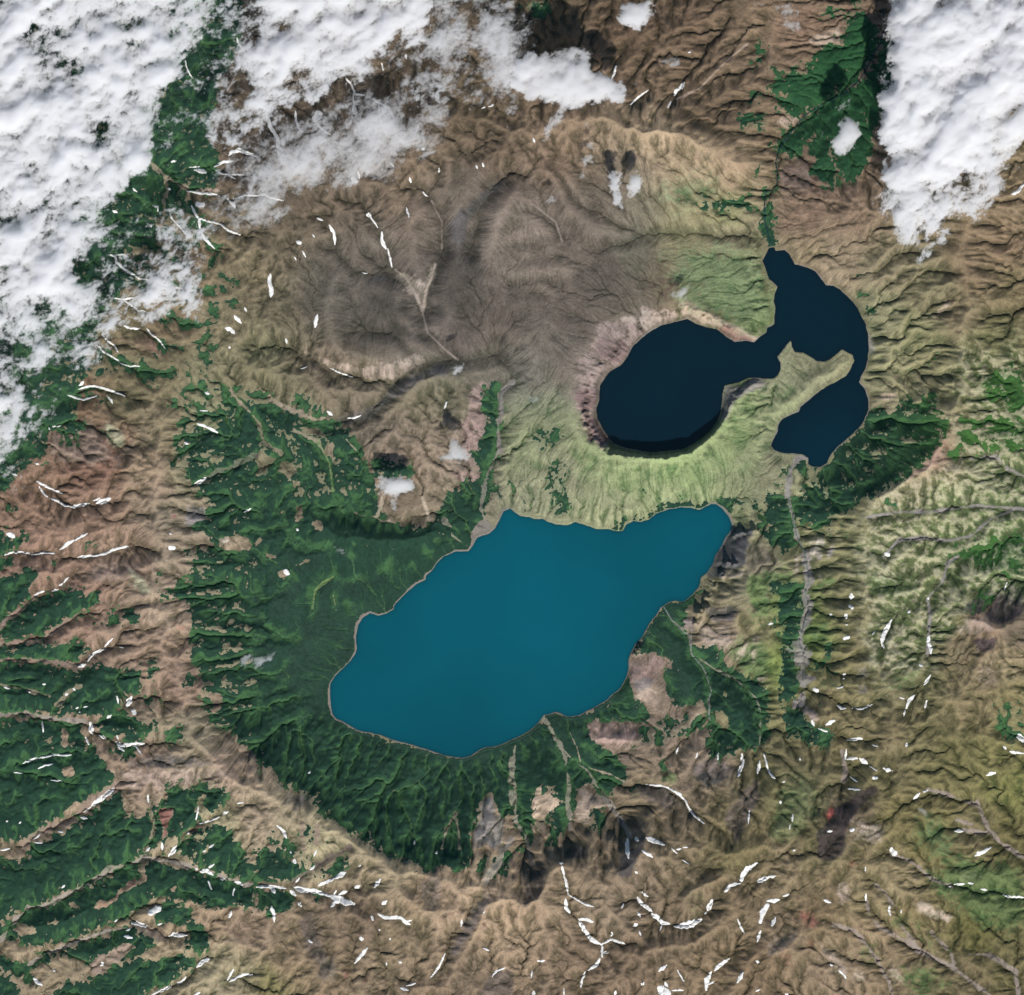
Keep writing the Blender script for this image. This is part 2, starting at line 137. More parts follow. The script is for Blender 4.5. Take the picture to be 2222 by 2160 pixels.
S(.6, T(0,2,"1120,1270 1240,1230 1220,1330 1150,1410 1120,1360"), T(0,2,"640,380 740,320 840,330 700,400"), T(0,2,"350,640 400,580 380,500 430,500 430,660"), T(0,2,"820,900 900,860 960,960 700,1000"), T(0,2,"1200,590 1260,590 1270,620 1220,640"),T(0,2,"1060,1530 1240,1540 1200,1620 1080,1620"),T(0,2,"1260,1800 1460,1720 1420,1850 1260,1880"))
S(.8, T(0,2,"1290,580 1520,660 1959,640 1959,1903 1750,1800 1600,1740 1560,1650 1540,1440 1500,1330 1450,1150 1450,1050 1470,950 1420,880 1500,760 1200,770 1200,700 1400,680"), T(0,2,"1460,440 1520,400 1600,380 1750,420 1959,450 1959,640 1540,650 1450,520"))
S(.92, T(0,2,"1600,0 1959,0 1959,400 1850,330 1780,290 1650,320 1440,240 1500,180 1590,170"))
S(.95, T(0,3,"-300,-100 700,-20 830,190 900,250 640,440 500,500 350,600 220,720 -300,760"), T(0,3,"-300,850 200,870 300,740 640,560 900,330 960,380 940,560 1100,500 1200,400 1240,460 1350,280 1400,310 1480,320 1600,300 1780,340 1700,450 1500,600 1100,830 900,930 700,1030 220,1230 -300,1480"),
 T(0,3,"1300,800 1680,570 1800,700 1900,860 1959,900 1959,1020 1700,970 1500,880"), T(0,3,"1100,870 1500,960 1959,1090 1959,1200 1640,1230 1250,1140 1000,1270 780,1400 240,1540 100,1470 -300,1490 200,1290 900,960"),
 T(0,3,"-300,1520 220,1680 350,1600 780,1470 1000,1400 1060,1380 1240,1490 1100,1590 950,1620 700,1750 680,1640 450,1600 330,1680 450,1700 440,1740 340,1750 350,1850 200,1800 0,1700 -300,1700"), T(0,3,"350,2100 400,1850 700,1760 830,1700 1000,1620 1180,1640 1400,1580 1500,1600 1490,1690 1300,1790 1100,1880 1050,2100"),
 T(0,3,"1240,1180 1460,1220 1470,1320 1550,1360 1620,1500 1560,1590 1380,1530 1450,1440 1400,1370 1270,1380 1160,1330"), T(0,3,"-300,1720 50,1750 180,1903 -300,2100"), T(0,3,"850,0 1080,0 1000,110 920,90"))
S(.96, T(1,3,"0,-30 1240,0 1560,90 1900,0 1959,600 1880,750 1900,560 1830,440 1800,360 1700,450 1650,680 1630,870 1500,900 1450,800 1340,960 1210,890 1090,840 980,800 790,690 620,590 480,540 430,430 380,340 400,200 250,260 200,200 100,200 0,120"), T(1,3,"0,740 300,880 430,960 240,1040 0,1040"), T(1,3,"370,600 440,590 460,740 400,780"), T(1,3,"560,680 600,760 640,700 620,860 470,990 640,980 740,850 720,800 640,860"), T(1,3,"0,1080 80,1080 270,1130 300,1250 180,1270 0,1240"), T(1,3,"1230,880 1340,960 1290,1000 1220,930"), T(1,3,"480,1070 560,1150 440,1200"))
S(.96, T(1,2,"500,800 800,860 1300,480 1500,400 1400,700 900,1100 900,1400 700,1800 500,1800"), T(1,2,"1300,520 1500,400 1620,390 1500,520"))
S(0, T(2,3,"0,260 900,260 1000,300 1000,700 900,900 -100,900 -100,560 0,500"), T(1,3,"1640,700 1720,420 1740,370 1800,350 1840,470 1900,560 1910,740 1959,640 1959,1000 1640,1000"))
S(.5, T(1,3,"20,640 150,650 260,740 400,830 480,940 300,900 100,740"), T(1,3,"1740,830 1959,760 1959,980 1700,1000 1620,940"), T(1,3,"650,1040 710,1030 700,1080"))
S(.96, T(2,3,"0,-20 640,-20 860,160 910,270 820,290 740,400 640,300 500,280 490,420 430,600 290,800 300,650 240,530 380,470 380,400 260,350 210,270 150,350 160,700 130,840 60,660 0,600"), T(2,3,"600,480 720,490 700,620 680,710 620,640"), T(2,3,"1470,-20 1740,-20 1700,90 1500,70"), T(2,3,"1790,0 1900,20 1860,60"))
S(.4, T(2,3,"880,290 970,300 1000,420 880,430"), T(2,3,"1130,0 1190,160 1270,260 1100,230"))
S(.96, T(2,2,"1100,850 1250,790 1420,700 1400,780 1300,900 1300,980 1380,1150 1520,1130 1620,1200 1560,1260 1750,1330 1959,1480 1959,1903 1480,1903 1500,1720 1450,1580 1280,1590 1200,1560 1210,1520 1100,1420 1250,1250 1080,1200 900,1180 1000,1070"),
 T(2,2,"200,1720 260,1650 600,1625 880,1350 900,1330 920,1500 1020,1600 1100,1700 960,1730 720,1710 550,1720 590,1850 660,1903 0,1903 0,1860"), T(2,2,"1100,70 1300,30 1550,30 1500,100 1350,80 1150,130 1050,190 880,200 850,270 700,230 900,165 1050,150"))
S(.55, T(2,2,"280,0 440,0 410,180 350,170"), T(2,2,"60,0 120,0 120,130 80,130"), T(2,2,"1560,0 1959,0 1959,60 1700,90 1640,120 1580,50"), T(2,2,"1100,1700 1480,1640 1500,1780 1350,1800 1100,1903 860,1880 960,1780"), T(2,2,"1870,100 1959,80 1959,300 1800,220"), T(2,2,"1500,700 1440,760 1420,700"))
S(.6, T(2,2,"1000,0 1080,0 1120,70 1060,60"), T(2,2,"1200,0 1240,0 1240,50 1190,60"))
S(.93, T(3,2,"-20,-20 160,-20 220,300 160,440 0,340"), T(3,2,"170,-20 480,-20 680,20 600,150 540,100 500,200 350,220 250,190 200,150"), T(3,2,"80,700 260,740 290,840 250,1000 240,1100 200,1240 240,1440 100,1650 80,1640 110,1450 90,1180 110,1000 60,960 80,800"), T(3,2,"0,640 260,650 270,740 0,760"), T(3,2,"150,1620 240,1620 340,1740 480,1810 500,1920 330,1903 340,1850 200,1850 110,1700"), T(3,2,"500,260 600,250 600,290 430,300"), T(3,2,"330,1230 430,1300 430,1370 380,1340"), T(3,2,"400,1150 490,1100 510,1200 460,1230"), T(3,2,"260,110 480,110 500,180 260,190"), T(3,2,"470,1280 540,1330 520,1370 440,1330"), T(3,2,"380,1560 450,1590 430,1640 390,1610"),T(3,2,"1050,1330 1110,1320 1100,1370 1050,1380"))
S(.45, T(3,2,"1350,420 1500,380 1959,260 1959,600 1750,560 1500,460"), T(3,2,"860,20 1000,0 1010,60 900,80"), T(3,2,"1540,760 1760,690 1740,780 1600,900 1480,880"), T(3,2,"1950,1560 1700,1590 1740,1750 1850,1903 1959,1903"))
S(.75, T(3,1,"1640,960 1870,900 1959,960 1959,1260 1800,1200 1650,1040")); S(.55, T(3,1,"1440,1300 1959,1280 1959,1560 1600,1550 1380,1500"), T(3,1,"1380,1500 1480,1560 1430,1640 1380,1600"))
S(.80, T(3,1,"760,1240 900,1230 960,1290 1040,1180 1330,1160 1290,1250 1400,1320 1320,1520 1200,1640 1050,1780 900,1880 700,1950 250,1950 240,1840 350,1780 370,1690 460,1640 480,1560 620,1440 700,1380"), T(3,1,"1220,1090 1330,1100 1320,1160 1200,1160"), T(3,1,"200,1650 300,1600 330,1690 300,1760 200,1700"))
S(.8, T(3,1,"730,460 860,430 790,510"), T(3,1,"1090,880 1160,870 1150,910 1100,910"), T(3,1,"1235,890 1280,880 1280,930 1240,930"), T(3,1,"1240,820 1300,820 1290,850 1250,850"), T(3,1,"1230,1040 1300,1040 1280,1080 1230,1080")); S(.35, T(3,1,"640,250 860,280 820,420 700,380"), T(3,1,"600,180 750,160 750,230 640,230"), T(3,1,"180,1650 220,1700 100,1850 40,1850 60,1760"))
S(.95, T(3,0,"640,-200 720,-200 700,110 840,200 840,400 770,480 700,580 640,650 500,740 440,790 330,840 260,900 150,870 30,830 120,770 130,690 0,720 -10,660 80,610 230,580 20,560 30,510 190,510 280,560 270,500 400,480 340,390 440,380 560,310 590,200 640,100"),
 T(3,0,"330,840 460,770 560,700 700,640 840,420 860,560 860,900 800,1000 800,1160 700,1350 610,1380 540,1340 520,1250 500,1180 440,1120 420,1020 300,1060 260,1120 270,1180 200,1210 110,1150 70,1190 90,1330 100,1430 40,1460 60,1350 50,1200 70,1080 200,960"), T(3,0,"350,1060 450,1060 520,1280 540,1440 430,1430 350,1290"), T(3,0,"850,300 1100,300 1100,900 850,900"))
S(.9, T(3,0,"-40,1520 20,1500 40,1600 30,1760 70,1860 120,1903 0,1903 -40,1800 -60,1640"), T(3,0,"-60,1430 40,1440 90,1440 60,1480 -60,1470"))
S(.4, T(3,0,"360,30 560,20 600,60 580,180 380,140")); S(.75, T(2,0,"1400,1520 1600,1530 1800,1530 1870,1600 1800,1625 1650,1600 1440,1625"), T(2,0,"1790,690 1920,710 1900,770 1800,790"), T(2,0,"1740,860 1860,890 1959,880 1959,990 1830,1010 1730,980"), T(2,0,"100,0 250,0 300,90 260,150 100,130"), T(2,0,"1800,1450 1860,1450 1840,1540 1800,1520"), T(2,0,"1860,1230 1920,1240 1900,1360 1850,1330"), T(2,0,"1930,1440 1970,1440 1970,1800 1930,1660"), T(2,0,"1890,330 1940,310 1920,470 1830,500"))
S(.5, T(2,1,"290,1650 330,1620 420,1620 440,1950 330,1950 270,1750"), T(2,1,"180,1370 360,1350 380,1480 230,1560 190,1450"), T(2,1,"0,1720 50,1700 40,1903 0,1903"), T(2,1,"110,1800 150,1780 150,1903 110,1903"), T(2,1,"970,1830 1000,1830 1050,1903 980,1903"))
S(.97, T(1,1,"1820,980 1860,1010 1845,1480 1830,1600 1780,1700 1740,1903 1560,1903 1700,1780 1720,1730 1640,1590 1740,1440 1760,1300 1730,1120")); S(.93, T(1,1,"880,1600 1180,1640 1200,1740 1000,1770 880,1700"), T(1,1,"260,840 320,830 320,880 270,880")); S(.6, T(1,1,"280,1100 450,1130 540,1250 470,1280 300,1200"), T(1,1,"0,1080 220,1190 180,1230 0,1190"), T(1,1,"1790,1780 1900,1860 1959,1903 1750,1903"))
S(.85, T(1,1,"0,1280 180,1240 480,1400 560,1370 740,1390 790,1580 880,1740 940,1903 0,1903"))
# shrubs in the north-west corner sheet
S(.9, T(0,0,"1250,1240 1450,1290 1650,1310 1680,1380 1620,1450 1450,1460 1300,1380"), T(0,0,"880,1350 1090,1250 1240,1340 1250,1500 1150,1500 1000,1420 1100,1560 900,1640"), T(0,0,"1320,1400 1420,1480 1460,1600 1250,1560 1260,1440"), T(0,1,"560,1110 700,1060 780,1090 650,1150"), T(0,1,"680,1150 780,1120 850,1190 820,1210"), T(0,1,"250,1230 430,1170 620,1220 560,1320 420,1360 250,1280"), T(0,1,"200,1360 320,1420 400,1530 350,1560 420,1610 200,1600 120,1500"), T(0,1,"380,1370 640,1330 650,1400 500,1430"), T(0,1,"760,1380 830,1370 830,1440 790,1450"), T(0,1,"860,1170 950,1180 940,1200"), T(0,1,"1380,1540 1440,1540 1440,1600 1390,1590"), T(0,1,"1440,1420 1540,1350 1520,1470 1440,1490"), T(0,1,"1380,1700 1540,1710 1540,1760 1440,1780"), T(0,1,"1540,1250 1580,1240 1580,1310 1550,1320"), T(0,1,"1700,1160 1800,1100 1850,1220 1959,1310 1959,1400 1800,1270 1720,1250"), T(0,1,"1700,1350 1830,1330 1860,1380 1760,1400"), T(0,1,"1780,1480 1959,1420 1959,1560 1800,1560"))
S(.55, T(0,1,"1500,1580 1700,1500 1750,1560 1640,1680 1500,1660"), T(0,1,"1880,1100 1959,1050 1959,1280 1900,1230"), T(0,1,"940,820 1060,820 1040,870 950,860"), T(0,1,"1600,940 1660,1040 1540,1090 1540,1060"),T(0,1,"800,1310 920,1300 900,1340 800,1330"),T(0,1,"400,1430 600,1440 640,1490 540,1530"))
S(.9, T(0,1,"1560,1780 1959,1700 1959,1903 1500,1903")); S(.75, T(0,1,"1850,1640 1959,1600 1959,1700 1860,1720"))
# bare ground again
S(0, T(1,1,"0,1540 100,1590 180,1600 60,1700 0,1720"), T(1,1,"190,1610 250,1640 330,1690 260,1760 190,1700"), T(1,1,"240,1760 320,1790 360,1860 300,1830"), T(1,1,"540,1480 600,1500 580,1600 530,1560"), T(1,1,"590,1600 650,1600 640,1640 590,1650"), T(1,1,"300,1380 430,1430 520,1440 520,1400 470,1370"), T(1,1,"270,1560 330,1530 300,1590"),
 T(1,2,"180,570 240,540 270,580 210,640"), T(1,2,"70,420 150,420 150,470 110,480"), T(1,2,"290,60 350,60 360,160 310,200"), T(1,2,"0,310 60,300 30,370 0,370"), T(1,2,"130,110 260,90 200,150"), T(1,2,"910,140 960,40 970,0 930,0"), T(1,2,"1260,0 1310,0 1320,100 1290,60"), T(1,2,"1640,380 1660,290 1740,220 1860,150 1830,240 1700,300"), T(1,2,"370,860 430,860 440,900 400,900"), T(1,2,"1120,450 1130,380 1150,390 1140,440"),T(1,2,"420,190 500,190 520,280 450,230"),T(1,2,"310,540 400,440 420,460 340,540"),
 T(0,2,"1650,320 1700,300 1800,290 1900,320 1950,400 1840,400 1780,410 1690,390 1650,360"), T(0,2,"1300,260 1420,260 1590,290 1600,350 1450,300"), T(0,2,"1580,1500 1700,1480 1700,1600 1640,1650 1600,1560"), T(0,2,"1450,1300 1550,1330 1560,1390 1460,1300"), T(0,2,"1330,960 1450,950 1460,1010 1560,1020 1380,1040"), T(0,2,"410,800 460,800 450,830 410,830"), T(0,2,"250,880 290,880 270,920 250,910"), T(0,2,"140,940 190,900 200,930 160,960"), T(0,2,"500,1310 530,1310 530,1340 510,1340"), T(0,2,"470,1750 520,1740 520,1903 470,1903"), T(0,2,"970,1760 1000,1755 1000,1780"),
 T(0,3,"930,400 1060,460 1150,540 1080,520 960,480"), T(0,3,"1190,480 1340,450 1300,580 1260,740 1240,700 1240,600"), T(0,3,"1500,380 1600,320 1560,430 1620,540 1540,580 1510,540"), T(0,3,"530,1170 650,1240 540,1240"), T(0,3,"360,1340 460,1320 440,1360 380,1360"), T(0,3,"110,1360 170,1340 240,1380 290,1440 210,1450 120,1430"), T(0,3,"680,1640 950,1500 1060,1510 950,1600 820,1720 700,1750"), T(0,3,"1100,1580 1240,1500 1400,1570 1300,1620 1180,1640"), T(0,3,"200,1760 300,1660 440,1680 450,1740 340,1720 350,1850 280,1790"), T(0,3,"1020,1330 1150,1190 1280,1170 1190,1290 1080,1330"), T(0,3,"1290,1080 1350,1040 1360,1100"), T(0,3,"1030,920 1100,880 1100,960 1130,1040 1090,1050 1050,960"), T(0,3,"720,1220 860,1160 930,1080 1050,1010 1130,980 1140,1000 1060,1060 950,1110 880,1190 760,1250"), T(0,3,"490,520 560,440 680,430 640,470 560,490"), T(0,3,"500,1310 680,1270 640,1290 520,1320"), T(0,3,"1510,900 1560,790 1650,680 1560,860"), T(0,3,"1570,930 1650,830 1640,880"), T(0,3,"1220,1360 1440,1380 1420,1450 1290,1450"), T(0,3,"530,760 560,720 570,760"), T(0,3,"400,540 430,490 420,550"), T(0,3,"470,180 540,140 580,190 560,230 480,210"),
 T(2,2,"890,1240 960,1280 1030,1250 1080,1180 1130,1220 1240,1230 1160,1280 1140,1360 1170,1400 1200,1420 1160,1460 1210,1530 1130,1600 1040,1600 930,1500 900,1420 920,1320"), T(2,2,"540,1720 720,1740 780,1700 830,1740 960,1740 980,1830 870,1903 680,1903 600,1820"), T(2,2,"1270,1500 1300,1440 1280,1520"), T(2,2,"1590,1480 1620,1490 1640,1560 1610,1540"), T(2,2,"1510,1620 1620,1640 1680,1780 1570,1740"), T(2,2,"1280,1610 1470,1580 1400,1620 1290,1630"), T(2,2,"1590,1240 1630,1220 1610,1270"), T(2,2,"1010,1610 1130,1600 1150,1640 1100,1720"),
 T(3,0,"740,830 770,950 790,1080 770,1000 720,850"), T(3,0,"580,560 660,560 600,520"), T(3,0,"510,1190 540,1320 530,1440 545,1330"))
